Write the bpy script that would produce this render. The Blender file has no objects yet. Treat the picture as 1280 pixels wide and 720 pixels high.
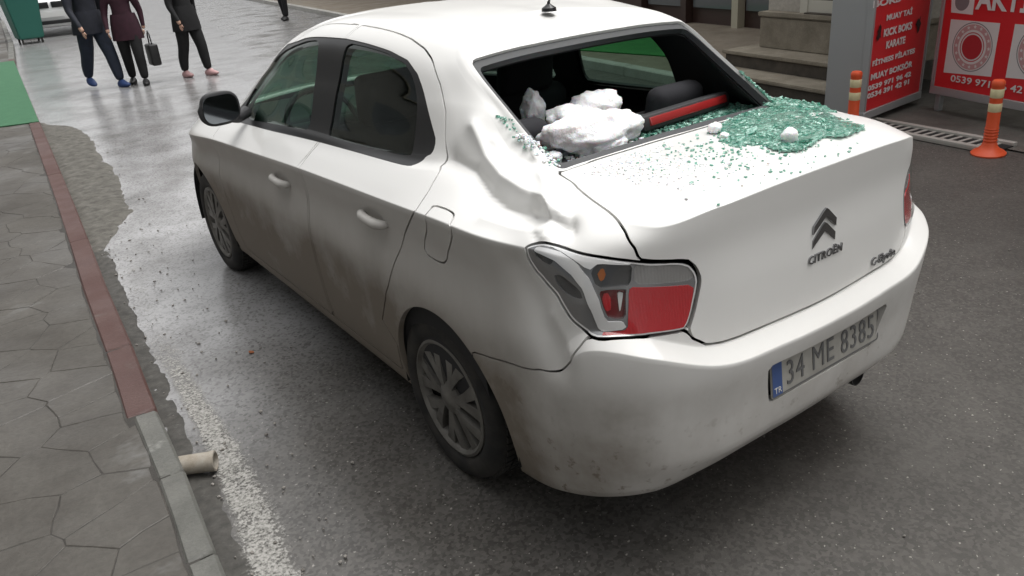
import bpy, bmesh, math, random
import numpy as np
from mathutils import Vector, Matrix
random.seed(7); RNG=np.random.default_rng(7)
scene=bpy.context.scene; COL=scene.collection
# ---------------------------------------------------------------- camera
CAM_POS=np.array([-1.8869,-2.0828,1.7616]); YAW,PITCH,ROLL=.5888,-.4244,-.0869; FPX=992.4   # focal length in pixels of a 1280 px wide frame
def cam_axes():
    cy,sy,cp,sp=math.cos(YAW),math.sin(YAW),math.cos(PITCH),math.sin(PITCH)
    f=np.array([sy*cp,cy*cp,sp]);r=np.array([cy,-sy,0.]);u=np.cross(r,f);c,s=math.cos(ROLL),math.sin(ROLL)
    return c*r+s*u,-s*r+c*u,f
AX_R,AX_U,AX_F=cam_axes()
cam_d=bpy.data.cameras.new('camera');cam=bpy.data.objects.new('camera',cam_d);COL.objects.link(cam)
cam_d.sensor_width=36;cam_d.lens=FPX/1280*36;cam_d.clip_end=600;cam_d.clip_start=.05
m=Matrix.Identity(4)
for i in range(3):
    m[i][0]=AX_R[i];m[i][1]=AX_U[i];m[i][2]=-AX_F[i];m[i][3]=CAM_POS[i]
cam.matrix_world=m;scene.camera=cam
# ---------------------------------------------------------------- overcast daylight
SUN_EL,SUN_ROT=math.radians(66),math.radians(100)
world=bpy.data.worlds.new('World');scene.world=world;world.use_nodes=True
wn=world.node_tree;wn.nodes.clear()
sky=wn.nodes.new('ShaderNodeTexSky');sky.sky_type='NISHITA';sky.sun_disc=False;sky.sun_elevation=SUN_EL;sky.sun_rotation=SUN_ROT
sky.air_density=1.0;sky.dust_density=6.0;sky.ozone_density=1.0
hs=wn.nodes.new('ShaderNodeHueSaturation');hs.inputs['Saturation'].default_value=.04
bg=wn.nodes.new('ShaderNodeBackground');bg.inputs['Strength'].default_value=.15
wo=wn.nodes.new('ShaderNodeOutputWorld')
wn.links.new(sky.outputs[0],hs.inputs['Color']);wn.links.new(hs.outputs[0],bg.inputs[0]);wn.links.new(bg.outputs[0],wo.inputs[0])
sl=bpy.data.lights.new('sun','SUN');sl.energy=.65;sl.angle=math.radians(70);sl.color=(1,.955,.89)
sun=bpy.data.objects.new('sun',sl);COL.objects.link(sun)
sd_=Vector((math.sin(SUN_ROT)*math.cos(SUN_EL),math.cos(SUN_ROT)*math.cos(SUN_EL),math.sin(SUN_EL)))
sun.rotation_euler=(-sd_).to_track_quat('-Z','Y').to_euler()
vs=scene.view_settings;vs.view_transform='Standard';vs.look='None';vs.gamma=1;vs.exposure=0.72;vs.use_curve_mapping=False
# ---------------------------------------------------------------- helpers
def ray(u,v):
    d=AX_R*(u-640)/FPX+AX_U*(360-v)/FPX+AX_F
    return d/np.linalg.norm(d)
def at(u,v,**k):                       # where the line of sight through a photograph pixel meets a plane x=, y= or z=
    (a,val),=k.items();i='xyz'.index(a);d=ray(u,v);return CAM_POS+d*(val-CAM_POS[i])/d[i]
def mat(name,col=(.5,.5,.5),rough=.5,metal=0.,**kw):
    mt=bpy.data.materials.new(name);mt.use_nodes=True
    b=mt.node_tree.nodes['Principled BSDF'];b.inputs['Base Color'].default_value=(*col,1);b.inputs['Roughness'].default_value=rough;b.inputs['Metallic'].default_value=metal
    for k,v in kw.items(): b.inputs[k.replace('_',' ')].default_value=v
    return mt
class N:                                # tiny node-graph writer
    def __init__(s,mt): s.t=mt.node_tree;s.b=s.t.nodes['Principled BSDF'];s.co=None
    def n(s,typ,**kw):
        x=s.t.nodes.new('ShaderNode'+typ)
        for k,v in kw.items():
            if hasattr(x,k): setattr(x,k,v)
            else: s.set(x,k,v)
        return x
    def set(s,x,k,v):
        i=x.inputs[k] if not isinstance(k,int) else x.inputs[k]
        if hasattr(v,'is_linked') or hasattr(v,'links'): s.t.links.new(v,i)
        else: i.default_value=v
    def link(s,a,b): s.t.links.new(a,b)
    def coord(s):
        if not s.co: s.co=s.n('TexCoord').outputs['Object']
        return s.co
    def noise(s,scale,detail=4,rough=.55,vec=None,stretch=None):
        x=s.n('TexNoise');x.inputs['Scale'].default_value=scale;x.inputs['Detail'].default_value=detail;x.inputs['Roughness'].default_value=rough
        v=vec or s.coord()
        if stretch:
            mp=s.n('Mapping');mp.inputs['Scale'].default_value=stretch;s.link(v,mp.inputs[0]);v=mp.outputs[0]
        s.link(v,x.inputs['Vector']);return x.outputs['Fac']
    def ramp(s,fac,stops):
        r=s.n('ValToRGB');s.link(fac,r.inputs[0]);e=r.color_ramp.elements
        while len(e)<len(stops): e.new(.5)
        for k,(p,c) in zip(e,stops):
            k.position=p;k.color=(c,c,c,1) if not hasattr(c,'__len__') else (*c,1)
        return r.outputs[0]
    def math(s,op,a,b=0.,clamp=False):
        x=s.n('Math');x.operation=op;x.use_clamp=clamp
        for i,v in ((0,a),(1,b)):
            if hasattr(v,'links'): s.link(v,x.inputs[i])
            else: x.inputs[i].default_value=v
        return x.outputs[0]
    def mix(s,fac,a,b):
        x=s.n('MixRGB')
        for i,v in ((0,fac),(1,a),(2,b)):
            if hasattr(v,'links'): s.link(v,x.inputs[i])
            elif i==0: x.inputs[0].default_value=v
            else: x.inputs[i].default_value=(*v,1)
        return x.outputs[0]
    def sep(s):
        x=s.n('SeparateXYZ');s.link(s.coord(),x.inputs[0]);return x.outputs
    def maprange(s,v,a,b,c=0.,d=1.,smooth=True):
        x=s.n('MapRange');x.interpolation_type='SMOOTHSTEP' if smooth else 'LINEAR';s.link(v,x.inputs[0])
        for i,q in zip((1,2,3,4),(a,b,c,d)): x.inputs[i].default_value=q
        return x.outputs[0]
    def bump(s,h,strength=.3,dist=.01,normal=None):
        x=s.n('Bump');x.inputs['Strength'].default_value=strength;x.inputs['Distance'].default_value=dist;s.link(h,x.inputs['Height'])
        if normal: s.link(normal,x.inputs['Normal'])
        return x.outputs[0]
    def out(s,**k):
        for n_,v in k.items(): s.set(s.b,n_.replace('_',' '),v)
def tag(o,label=None,cat=None,group=None,kind=None):
    for k,v in (('label',label),('category',cat),('group',group),('kind',kind)):
        if v: o[k]=v
    return o
def obj(name,me,mt=None,parent=None):
    o=bpy.data.objects.new(name,me);COL.objects.link(o)
    if mt and not me.materials: me.materials.append(mt)
    if parent: o.parent=parent
    return o
def empty(name,loc=(0,0,0),rz=0):
    o=bpy.data.objects.new(name,None);COL.objects.link(o);o.location=loc;o.rotation_euler=(0,0,rz);o.empty_display_size=.2;return o
def pymesh(name,verts,faces,smooth=False,normals=None):
    me=bpy.data.meshes.new(name);me.from_pydata([tuple(map(float,v)) for v in verts],[],[list(map(int,f)) for f in faces])
    if smooth or normals is not None: me.polygons.foreach_set('use_smooth',[True]*len(me.polygons))
    me.update()
    if normals is not None: me.normals_split_custom_set_from_vertices([tuple(map(float,n)) for n in normals])
    return me
def bm_mesh(name,bm,smooth=False,angle=None):
    bmesh.ops.recalc_face_normals(bm,faces=bm.faces)
    me=bpy.data.meshes.new(name);bm.to_mesh(me);bm.free()
    if smooth:
        me.polygons.foreach_set('use_smooth',[True]*len(me.polygons))
        if angle: me.set_sharp_from_angle(angle=math.radians(angle))
    return me
def add_box(bm,c,s,rot=None,bevel=0,seg=2):
    b2=bmesh.new();bmesh.ops.create_cube(b2,size=1)
    bmesh.ops.scale(b2,vec=s,verts=b2.verts)
    if bevel: bmesh.ops.bevel(b2,geom=list(b2.edges),offset=bevel,segments=seg,affect='EDGES',profile=.5)
    if rot: bmesh.ops.rotate(b2,cent=(0,0,0),matrix=rot,verts=b2.verts)
    bmesh.ops.translate(b2,vec=c,verts=b2.verts)
    t=bpy.data.meshes.new('t');b2.to_mesh(t);b2.free();bm.from_mesh(t);bpy.data.meshes.remove(t)
def box(name,c,s,mt,parent=None,rot=None,bevel=0,seg=2,smooth=False):
    bm=bmesh.new();add_box(bm,c,s,rot,bevel,seg);return obj(name,bm_mesh(name,bm,smooth or bevel>0,40),mt,parent)
def lathe(bm,prof,n=32,axis='Z',cent=(0,0,0),a0=0,a1=2*math.pi):
    full=abs(a1-a0-2*math.pi)<1e-6;rows=[]
    for k in range(n if full else n+1):
        a=a0+(a1-a0)*k/n;row=[]
        for r,h in prof:
            p={'Z':(r*math.cos(a),r*math.sin(a),h),'X':(h,r*math.cos(a),r*math.sin(a)),'Y':(r*math.cos(a),h,r*math.sin(a))}[axis]
            row.append(bm.verts.new(Vector(p)+Vector(cent)))
        rows.append(row)
    for k in range(n):
        a=rows[k];b=rows[(k+1)%len(rows)]
        for j in range(len(prof)-1):
            try: bm.faces.new((a[j],b[j],b[j+1],a[j+1]))
            except ValueError: pass
def tube(bm,pts,rad,n=10,cap=True):
    pts=[Vector(p) for p in pts];rows=[];rad=rad if hasattr(rad,'__len__') else [rad]*len(pts)
    ref=Vector((0,0,1))
    for i,p in enumerate(pts):
        d=(pts[min(i+1,len(pts)-1)]-pts[max(i-1,0)]).normalized()
        if abs(d.dot(ref))>.95: ref=Vector((1,0,0))
        a=d.cross(ref).normalized();b=d.cross(a)
        rows.append([bm.verts.new(p+(a*math.cos(2*math.pi*k/n)+b*math.sin(2*math.pi*k/n))*rad[i]) for k in range(n)])
    for i in range(len(rows)-1):
        for k in range(n): bm.faces.new((rows[i][k],rows[i][(k+1)%n],rows[i+1][(k+1)%n],rows[i+1][k]))
    if cap: bm.faces.new(rows[0]);bm.faces.new(rows[-1][::-1])
def prism(bm,poly,z0,z1,frame=None):    # poly (a,b) extruded along c; frame maps (a,b,c)->xyz
    fr=frame or (lambda a,b,c:(a,b,c))
    lo=[bm.verts.new(fr(a,b,z0)) for a,b in poly];hi=[bm.verts.new(fr(a,b,z1)) for a,b in poly];n=len(poly)
    bm.faces.new(hi);bm.faces.new(lo[::-1])
    for i in range(n): bm.faces.new((lo[i],lo[(i+1)%n],hi[(i+1)%n],hi[i]))
def text_mesh(s,size,extrude=.001,align='CENTER',shear=0.,bold=0.,spacing=1.):
    cu=bpy.data.curves.new('lettering','FONT');cu.body=s;cu.size=size;cu.extrude=extrude;cu.align_x=align;cu.align_y='CENTER';cu.shear=shear;cu.offset=bold;cu.space_character=spacing;cu.resolution_u=3
    o=bpy.data.objects.new('lettering',cu);COL.objects.link(o)
    dg=bpy.context.evaluated_depsgraph_get();me=bpy.data.meshes.new_from_object(o.evaluated_get(dg))
    bpy.data.objects.remove(o);bpy.data.curves.remove(cu);me.materials.clear();return me
# ---------------------------------------------------------------- materials
def paint_mat():
    mt=mat('white_car_paint',(.74,.74,.725),.42,0,Coat_Weight=.15,Coat_Roughness=.09);g=N(mt)
    x,y,z=g.sep()
    n1=g.noise(3.5,5,.6);n2=g.noise(26,3,.6);n3=g.noise(5.,4,.6,stretch=(6,6,.35))
    low=g.maprange(z,1.02,.22,0,1)
    d=g.math('MULTIPLY',low,g.maprange(n1,.25,.75,.75,1.05,False))
    d=g.math('MULTIPLY',d,g.maprange(n3,.3,.7,.92,1.06,False),True)
    under=g.maprange(g.math('ADD',z,g.math('MULTIPLY',y,.045)),.997,.972,0,1)      # splash dirt below the body crease, plus shade painted into the colour
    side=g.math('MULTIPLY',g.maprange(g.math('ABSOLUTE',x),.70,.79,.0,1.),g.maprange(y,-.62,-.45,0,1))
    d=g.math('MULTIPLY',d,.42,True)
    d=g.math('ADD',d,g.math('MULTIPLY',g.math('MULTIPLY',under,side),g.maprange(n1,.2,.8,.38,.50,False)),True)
    rear=g.math('MULTIPLY',g.maprange(y,-.60,-.80,0,1),g.maprange(z,.70,.62,0,1))
    d=g.math('ADD',d,g.math('MULTIPLY',rear,g.maprange(n1,.3,.7,.06,.26,False)),True)
    cor=g.math('MULTIPLY',g.maprange(x,-.60,-.74,0,1),g.maprange(z,.80,.55,0,1));d=g.math('ADD',d,g.math('MULTIPLY',cor,g.maprange(n1,.25,.7,.16,.46,False)),True)
    sp=g.math('MULTIPLY',g.ramp(n2,[(.60,0),(.70,1)]),g.maprange(z,.7,.25,.0,.35))
    d=g.math('ADD',d,sp,True)
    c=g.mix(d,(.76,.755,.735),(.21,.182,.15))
    g.out(Base_Color=c,Roughness=g.math('ADD',.40,g.math('MULTIPLY',d,.3)),Specular_IOR_Level=.35,Coat_Weight=g.math('SUBTRACT',.45,g.math('MULTIPLY',d,.5),True))
    return mt
def ribs(mt,sc=260):
    g=N(mt);w=g.n('TexWave');w.inputs['Scale'].default_value=sc/6.28;w.bands_direction='X';g.link(g.coord(),w.inputs['Vector']);g.out(Normal=g.bump(w.outputs['Fac'],.15,.002))
PAINT=paint_mat()
BLACK=mat('black_trim',(.012,.012,.013),.35)
PLASTIC=mat('dark_plastic',(.03,.03,.032),.55)
LINER=mat('dark_liner',(.012,.012,.012),.9)
TRIM_IN=mat('dark_interior_cloth',(.022,.022,.024),.85)
SEAT=mat('charcoal_seat_cloth',(.018,.018,.022),.9)
HEADLINER=mat('grey_headliner',(.16,.16,.155),.9)
RUBBER=mat('window_rubber',(.035,.037,.04),.6)
FLANGE=mat('dusty_window_flange',(.22,.215,.20),.6)
def glass_mat(name,tint,dark):
    mt=bpy.data.materials.new(name);mt.use_nodes=True;t=mt.node_tree;t.nodes.clear()
    o=t.nodes.new('ShaderNodeOutputMaterial');tr=t.nodes.new('ShaderNodeBsdfTransparent');gl=t.nodes.new('ShaderNodeBsdfGlossy');mx=t.nodes.new('ShaderNodeMixShader');fr=t.nodes.new('ShaderNodeMath');lw=t.nodes.new('ShaderNodeLayerWeight');fr.operation='MULTIPLY_ADD';pw=t.nodes.new('ShaderNodeMath');pw.operation='POWER';pw.inputs[1].default_value=4.;t.links.new(lw.outputs['Facing'],pw.inputs[0]);t.links.new(pw.outputs[0],fr.inputs[0]);fr.inputs[1].default_value=dark;fr.inputs[2].default_value=.045
    tr.inputs[0].default_value=(*tint,1);gl.inputs['Roughness'].default_value=.03;gl.inputs[0].default_value=(.9,.95,.92,1)
    t.links.new(fr.outputs[0],mx.inputs[0]);t.links.new(tr.outputs[0],mx.inputs[1]);t.links.new(gl.outputs[0],mx.inputs[2]);t.links.new(mx.outputs[0],o.inputs[0]);return mt
GLASS=glass_mat('green_tinted_glass',(.31,.46,.38),.75)
COVER=glass_mat('clear_lamp_cover',(.95,.95,.95),.35)
CHROME=mat('chrome',(.85,.85,.85),.2,.3,Coat_Weight=.6)
RED_LENS=mat('red_lens',(.50,.014,.022),.10,0,Coat_Weight=1.,Coat_Roughness=.03)
ribs(RED_LENS)
RED_DARK=mat('dark_red_lens',(.16,.006,.01),.15,0,Coat_Weight=1.)
CLEAR_LENS=mat('clear_lens',(.30,.30,.31),.16,.6,Coat_Weight=1.,Coat_Roughness=.03)
SMOKE_LENS=mat('smoked_reflector',(.10,.10,.105),.18,.5,Coat_Weight=1.,Coat_Roughness=.03)
AMBER=mat('amber_bulb',(.35,.10,.015),.2,0,Coat_Weight=1.)
def tyre_mat():
    mt=mat('dirty_tyre_rubber',(.02,.02,.02),.8);g=N(mt);n=g.noise(9,4);g.out(Base_Color=g.mix(g.ramp(n,[(.4,0),(.7,1)]),(.014,.014,.014),(.045,.041,.036)));return mt
TYRE=tyre_mat()
def rim_mat():
    mt=mat('dirty_silver_wheel_cover',(.2,.2,.19),.5,.35);g=N(mt);n=g.noise(11,4);g.out(Base_Color=g.mix(g.ramp(n,[(.35,0),(.7,1)]),(.20,.193,.178),(.10,.095,.085)));return mt
RIM=rim_mat()
def asphalt():
    mt=mat('wet_asphalt',(.05,.05,.05),.6);g=N(mt);x,y,z=g.sep()
    fine=g.noise(150,2,.7);mid=g.noise(38,3,.6);big=g.noise(.55,4,.6);pud=g.noise(1.5,5,.62)
    vor=g.n('TexVoronoi');vor.inputs['Scale'].default_value=85;g.link(g.coord(),vor.inputs['Vector'])
    stone=g.ramp(vor.outputs['Color'],[(.30,.25),(.80,1.)])
    # wet side of the street: along the left kerb and up the road
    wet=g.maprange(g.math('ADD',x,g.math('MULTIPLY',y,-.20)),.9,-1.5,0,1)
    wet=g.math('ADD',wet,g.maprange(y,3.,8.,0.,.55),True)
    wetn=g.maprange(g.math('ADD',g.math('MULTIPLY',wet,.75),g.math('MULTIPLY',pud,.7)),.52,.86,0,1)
    col=g.mix(stone,(.040,.037,.033),(.108,.100,.090))
    col=g.mix(g.ramp(big,[(.35,0),(.7,1)]),col,g.mix(.6,col,(.040,.037,.033)))
    col=g.mix(g.math('MULTIPLY',g.ramp(g.noise(2.6,5,.65),[(.50,0),(.68,1)]),.45),col,(.105,.098,.088))
    sp=g.ramp(g.noise(70,1,.5),[(.71,0),(.745,1)])
    col=g.mix(g.math('MULTIPLY',sp,.75),col,(.34,.32,.29))
    # salty slush on the wet side, plus sky glare painted in as pale grey
    salt_glare=g.math('MULTIPLY',wetn,g.maprange(g.math('ADD',y,g.math('MULTIPLY',big,1.2)),1.0,2.6,.12,1.))
    glare_film=g.math('MULTIPLY',g.math('MULTIPLY',salt_glare,g.ramp(vor.outputs['Color'],[(.05,.30),(.45,.75)])),g.ramp(pud,[(.34,.35),(.58,1.)]))
    col=g.mix(glare_film,col,(.42,.42,.425))
    col=g.mix(g.math('MULTIPLY',g.math('SUBTRACT',1.,wetn),.0),col,(.1,.1,.1))
    rough=g.math('SUBTRACT',.62,g.math('MULTIPLY',wetn,g.maprange(pud,.35,.65,.40,.52,False)))
    h=g.math('ADD',g.math('MULTIPLY',fine,.5),g.math('MULTIPLY',stone,.8))
    b=g.n('Bump');g.link(h,b.inputs['Height']);b.inputs['Distance'].default_value=.006;g.link(g.maprange(wetn,0,1,.75,.17,False),b.inputs['Strength'])
    g.out(Base_Color=col,Roughness=rough,Normal=b.outputs[0]);return mt
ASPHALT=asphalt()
def concrete(name,c1,c2,scale=3.,wet=.0,rough=.75,stain=None):
    mt=mat(name,c1,rough);g=N(mt);n=g.noise(scale,6,.65);f=g.noise(scale*22,3,.65)
    col=g.mix(g.ramp(n,[(.32,0),(.68,1)]),c1,c2)
    col=g.mix(g.math('MULTIPLY',g.ramp(f,[(.35,0),(.7,1)]),.35),col,tuple(v*.45 for v in c1))
    if stain: col=g.mix(g.math('MULTIPLY',g.ramp(g.noise(scale*.8,5,.7,stretch=(1,1.6,1)),[(.60,0),(.72,1)]),.6),col,stain)
    w=g.ramp(g.noise(scale*.55,4,.6),[(.40,0),(.62,1)])
    r=g.math('SUBTRACT',rough,g.math('MULTIPLY',w,wet))
    g.out(Base_Color=col,Roughness=r,Normal=g.bump(g.math('ADD',f,g.math('MULTIPLY',n,.8)),.35,.006));return mt
PAVER=concrete('damp_stamped_concrete',(.046,.040,.033),(.092,.085,.074),1.9,.38,.78,stain=(.18,.18,.175))
GROUT=concrete('dark_joint_mortar',(.025,.022,.019),(.05,.046,.04),6,.2,.85)
KERB_GREY=concrete('grey_kerb_concrete',(.082,.082,.073),(.14,.138,.124),5,.3,.75,stain=(.32,.32,.30))
KERB_RED=concrete('worn_red_kerb_paint',(.066,.028,.023),(.092,.050,.043),5,.2,.75,stain=(.10,.085,.075))
PATCH=concrete('rough_gutter_mortar',(.055,.051,.043),(.15,.142,.124),14,.1,.9,stain=(.035,.031,.024))
GRIT=concrete('dirty_gutter_grit',(.035,.033,.029),(.085,.08,.071),22,.2,.8,stain=(.15,.145,.13))
STONE=concrete('weathered_travertine',(.20,.172,.13),(.33,.295,.235),4,.1,.8,stain=(.20,.15,.10))
STONE_D=concrete('dirty_stone_riser',(.05,.042,.034),(.10,.085,.068),6,.1,.85,stain=(.05,.045,.04))
STUCCO=concrete('plain_stucco',(.42,.39,.34),(.50,.47,.42),1.5,0,.9)
GREEN_MAT=concrete('green_carpet',(.035,.12,.06),(.05,.15,.075),9,0,.95)
GREEN_BRIGHT=concrete('bright_green_carpet',(.035,.19,.05),(.045,.24,.06),5,0,.9)
GREEN_BIN=mat('green_painted_steel',(.02,.13,.10),.5)
STEEL=mat('grey_steel_frame',(.44,.46,.47),.42,.5)
STEEL_D=mat('dark_steel',(.06,.06,.062),.5,.4)
POSTER_RED=mat('red_poster_print',(.66,.024,.03),.35)
POSTER_WHITE=mat('white_poster_print',(.72,.72,.71),.4)
POSTER_GREY=mat('grey_poster_print',(.22,.22,.23),.4)
ORANGE=mat('orange_polyurethane',(.75,.10,.03),.45)
REFLECT=mat('pale_yellow_reflector',(.74,.66,.40),.35)
WHITE_FRAME=mat('off_white_door_frame',(.55,.53,.46),.5)
SNOW=mat('snow',(.94,.945,.96),.5,0,Subsurface_Weight=.25,Subsurface_Scale=.03)
N(SNOW).out(Normal=N(SNOW).bump(N(SNOW).noise(30,4,.7),.5,.02))
def crumb_mat():
    mt=mat('green_glass_crumbs',(.30,.60,.50),.12,0,Coat_Weight=1.,Coat_Roughness=.03,Transmission_Weight=.45,IOR=1.5);g=N(mt)
    n=g.noise(60,2,.6);vv=g.n('TexVoronoi');vv.inputs['Scale'].default_value=110;g.link(g.coord(),vv.inputs['Vector']);g.out(Normal=g.bump(vv.outputs['Distance'],.8,.004),Base_Color=g.mix(g.ramp(n,[(.36,0),(.64,1)]),(.09,.46,.33),(.55,.88,.75)));return mt
CRUMB=crumb_mat()
def line_mat():
    mt=mat('worn_white_road_paint',(.5,.49,.46),.7);g=N(mt);g.coord()
    n=g.noise(6,7,.8);f=g.noise(90,3,.7);uv=g.n('TexCoord').outputs['UV'];sp=g.n('SeparateXYZ');g.link(uv,sp.inputs[0])
    e=g.math('MULTIPLY',g.maprange(sp.outputs[0],0,.28,0,1),g.maprange(sp.outputs[0],1,.55,0,1));e=g.math('MULTIPLY',e,g.maprange(sp.outputs[1],2.3,.9,.25,1))
    k=g.math('ADD',g.math('MULTIPLY',n,.75),g.math('ADD',g.math('MULTIPLY',f,.45),g.math('MULTIPLY',e,.32)))
    a=g.ramp(k,[(.70,0),(.92,1)])
    g.out(Base_Color=g.mix(g.ramp(f,[(.35,0),(.6,1)]),(.10,.096,.086),(.40,.39,.365)),Alpha=g.math('MULTIPLY',a,.85),Normal=g.bump(f,.3,.003));return mt
ROAD_PAINT=line_mat()
# ---------------------------------------------------------------- car body surface (metres, x right, y forward, z up, origin under rear axle)
def lerp(y,tab):
    return float(np.interp(y,[t[0] for t in tab],[t[1] for t in tab]))
CREASE=[(-.6,1.018),(-.5,1.015),(-.185,1.006),(0,.997),(1.,.955),(2.18,.887),(2.65,.845),(3.3,.78)]
BELT=[(-.2,1.10),(.2,1.077),(.9,1.045),(2.0,.985),(2.65,.945),(3.3,.85)]
WID=[(-.6,.0),(-.3,.002),(0,.004),(.6,0),(2.2,0),(2.65,-.004),(3.05,-.05)]
def low(y,l8=None,l9=None,zs=0.0):
    w=lerp(y,WID);zc=lerp(y,CREASE);zb=lerp(y,BELT)
    o=[(-.66-w*.5,y,.195+zs),(-.772-w,y,.212+zs),(-.797-w,y,.30),(-.820-w,y,.48),(-.829-w,y,.62),(-.831-w,y,.68),(-.811-w,y,zc-.10),
       (-.828-w,y,zc)]
    o.append(l8 or (-.778-w,y,zc+.50*(zb-zc)));o.append(l9 or (-.722-w,y,zb))
    return o
ST=[]
# front centre -> front corner
ST.append([(0,3.30,.20),(0,3.38,.23),(0,3.42,.32),(0,3.45,.48),(0,3.45,.58),(0,3.44,.64),(0,3.41,.74),(0,3.36,.80),(0,3.28,.84),(0,3.20,.86),(0,3.05,.89),(0,2.52,1.0),(0,2.06,1.24),(0,1.66,1.43),(0,1.56,1.458),(0,1.40,1.476),(0,1.30,1.482)])
ST.append([(-.4,3.26,.20),(-.42,3.32,.23),(-.44,3.36,.32),(-.46,3.38,.48),(-.46,3.38,.58),(-.46,3.37,.64),(-.46,3.34,.74),(-.45,3.29,.80),(-.44,3.21,.84),(-.43,3.13,.86),(-.40,3.0,.89),(-.33,2.47,1.0),(-.31,2.03,1.235),(-.29,1.64,1.422),(-.27,1.55,1.450),(-.15,1.40,1.472),(0,1.28,1.482)])
ST.append([(-.58,3.05,.20),(-.64,3.09,.23),(-.68,3.12,.32),(-.70,3.13,.48),(-.70,3.13,.58),(-.70,3.12,.64),(-.695,3.10,.74),(-.685,3.06,.79),(-.66,3.0,.845),(-.62,2.95,.875),(-.56,2.85,.90),(-.53,2.40,.99),(-.48,1.98,1.225),(-.42,1.61,1.412),(-.38,1.53,1.440),(-.2,1.39,1.468),(0,1.26,1.482)])
def sd(y,up,**k):
    ST.append(low(y,**k)+up)
sd(2.65,[(-.66,2.62,.955),(-.62,2.33,.99),(-.565,1.92,1.215),(-.50,1.56,1.395),(-.43,1.49,1.428),(-.22,1.37,1.465),(0,1.24,1.482)])
sd(2.2,[(-.685,2.17,1.0),(-.665,2.12,1.03),(-.60,1.79,1.225),(-.535,1.47,1.392),(-.462,1.40,1.437),(-.24,1.32,1.472),(0,1.22,1.485)])
sd(1.6,[(-.705,1.6,1.025),(-.69,1.58,1.045),(-.622,1.45,1.235),(-.55,1.28,1.412),(-.478,1.23,1.456),(-.25,1.17,1.48),(0,1.12,1.489)])
sd(1.0,[(-.712,1.0,1.055),(-.698,1.0,1.072),(-.628,.98,1.25),(-.552,.95,1.422),(-.480,.94,1.465),(-.25,.93,1.486),(0,.92,1.491)])
sd(.5,[(-.708,.5,1.075),(-.694,.5,1.09),(-.622,.52,1.26),(-.545,.58,1.415),(-.476,.60,1.46),(-.25,.64,1.484),(0,.66,1.489)])
sd(.15,[(-.695,.16,1.095),(-.678,.18,1.115),(-.605,.27,1.27),(-.530,.37,1.395),(-.47,.43,1.443),(-.25,.52,1.475),(0,.56,1.486)])
sd(-.12,[(-.668,-.08,1.123),(-.648,-.04,1.142),(-.582,.11,1.275),(-.520,.25,1.382),(-.462,.33,1.432),(-.245,.45,1.470),(0,.50,1.484)],l8=(-.752,-.11,1.058),l9=(-.69,-.10,1.104))
sd(-.38,[(-.615,-.28,1.123),(-.583,-.21,1.138),(-.545,-.01,1.265),(-.508,.195,1.384),(-.452,.275,1.428),(-.24,.40,1.466),(0,.46,1.481)],l8=(-.740,-.375,1.062),l9=(-.660,-.35,1.105))
ST.append([(-.72,-.55,.235),(-.765,-.58,.25),(-.79,-.59,.37),(-.805,-.595,.52),(-.812,-.595,.66),(-.812,-.59,.70),(-.797,-.585,.905),(-.790,-.57,1.014),(-.732,-.565,1.06),(-.648,-.54,1.097),(-.597,-.44,1.116),(-.548,-.29,1.125),(-.523,-.05,1.258),(-.50,.165,1.386),(-.447,.245,1.426),(-.235,.37,1.463),(0,.43,1.479)])
ST.append([(-.66,-.63,.252),(-.712,-.69,.268),(-.738,-.715,.38),(-.760,-.728,.55),(-.778,-.738,.785),(-.758,-.708,.825),(-.757,-.70,.90),(-.733,-.69,1.0),(-.695,-.69,1.042),(-.628,-.675,1.082),(-.585,-.57,1.106),(-.524,-.335,1.115),(-.508,-.085,1.255),(-.488,.150,1.388),(-.435,.225,1.426),(-.23,.355,1.462),(0,.42,1.478)])
ST.append([(-.56,-.71,.265),(-.60,-.785,.285),(-.632,-.828,.40),(-.648,-.838,.55),(-.660,-.852,.762),(-.636,-.803,.797),(-.628,-.788,.89),(-.618,-.782,.98),(-.605,-.785,1.038),(-.582,-.785,1.074),(-.555,-.72,1.104),(-.475,-.352,1.122),(-.458,-.095,1.263),(-.438,.152,1.392),(-.39,.225,1.427),(-.21,.355,1.462),(0,.415,1.478)])
ST.append([(-.42,-.75,.27),(-.45,-.822,.302),(-.47,-.883,.395),(-.48,-.894,.54),(-.487,-.915,.702),(-.475,-.853,.731),(-.47,-.845,.87),(-.47,-.840,.99),(-.462,-.847,1.065),(-.45,-.850,1.103),(-.43,-.79,1.122),(-.36,-.365,1.130),(-.345,-.10,1.272),(-.33,.158,1.398),(-.295,.23,1.43),(-.16,.355,1.463),(0,.41,1.478)])
ST.append([(-.22,-.758,.27),(-.23,-.834,.308),(-.24,-.898,.395),(-.245,-.910,.54),(-.245,-.931,.681),(-.242,-.867,.710),(-.24,-.860,.86),(-.24,-.854,.99),(-.235,-.862,1.073),(-.23,-.866,1.115),(-.215,-.81,1.129),(-.18,-.376,1.136),(-.172,-.102,1.278),(-.165,.162,1.402),(-.148,.235,1.433),(-.08,.355,1.464),(0,.405,1.478)])
ST.append([(0,-.76,.27),(0,-.838,.308),(0,-.902,.395),(0,-.915,.54),(0,-.936,.676),(0,-.872,.704),(0,-.865,.86),(0,-.858,.99),(0,-.866,1.075),(0,-.870,1.118),(0,-.815,1.131),(0,-.380,1.138),(0,-.103,1.280),(0,.163,1.403),(0,.237,1.434),(0,.355,1.464),(0,.40,1.478)])
ST=np.array(ST,float);NS,NL=ST.shape[:2]
SI={n:i for i,n in enumerate('fc fx fk wf ap d1 d2 d3 d4 c1 c2 k1 k2 k3 r1 r2 rc'.split())}
CR=np.zeros((NS,NL));CR[:,1]=.8;CR[11:,2]=[.3,.6,.7,.7,.7,.7]
CR[:,7]=[0,0,.2,.7,1,1,1,1,1,1,1,.8,.3,.1,0,0,0]
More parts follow.
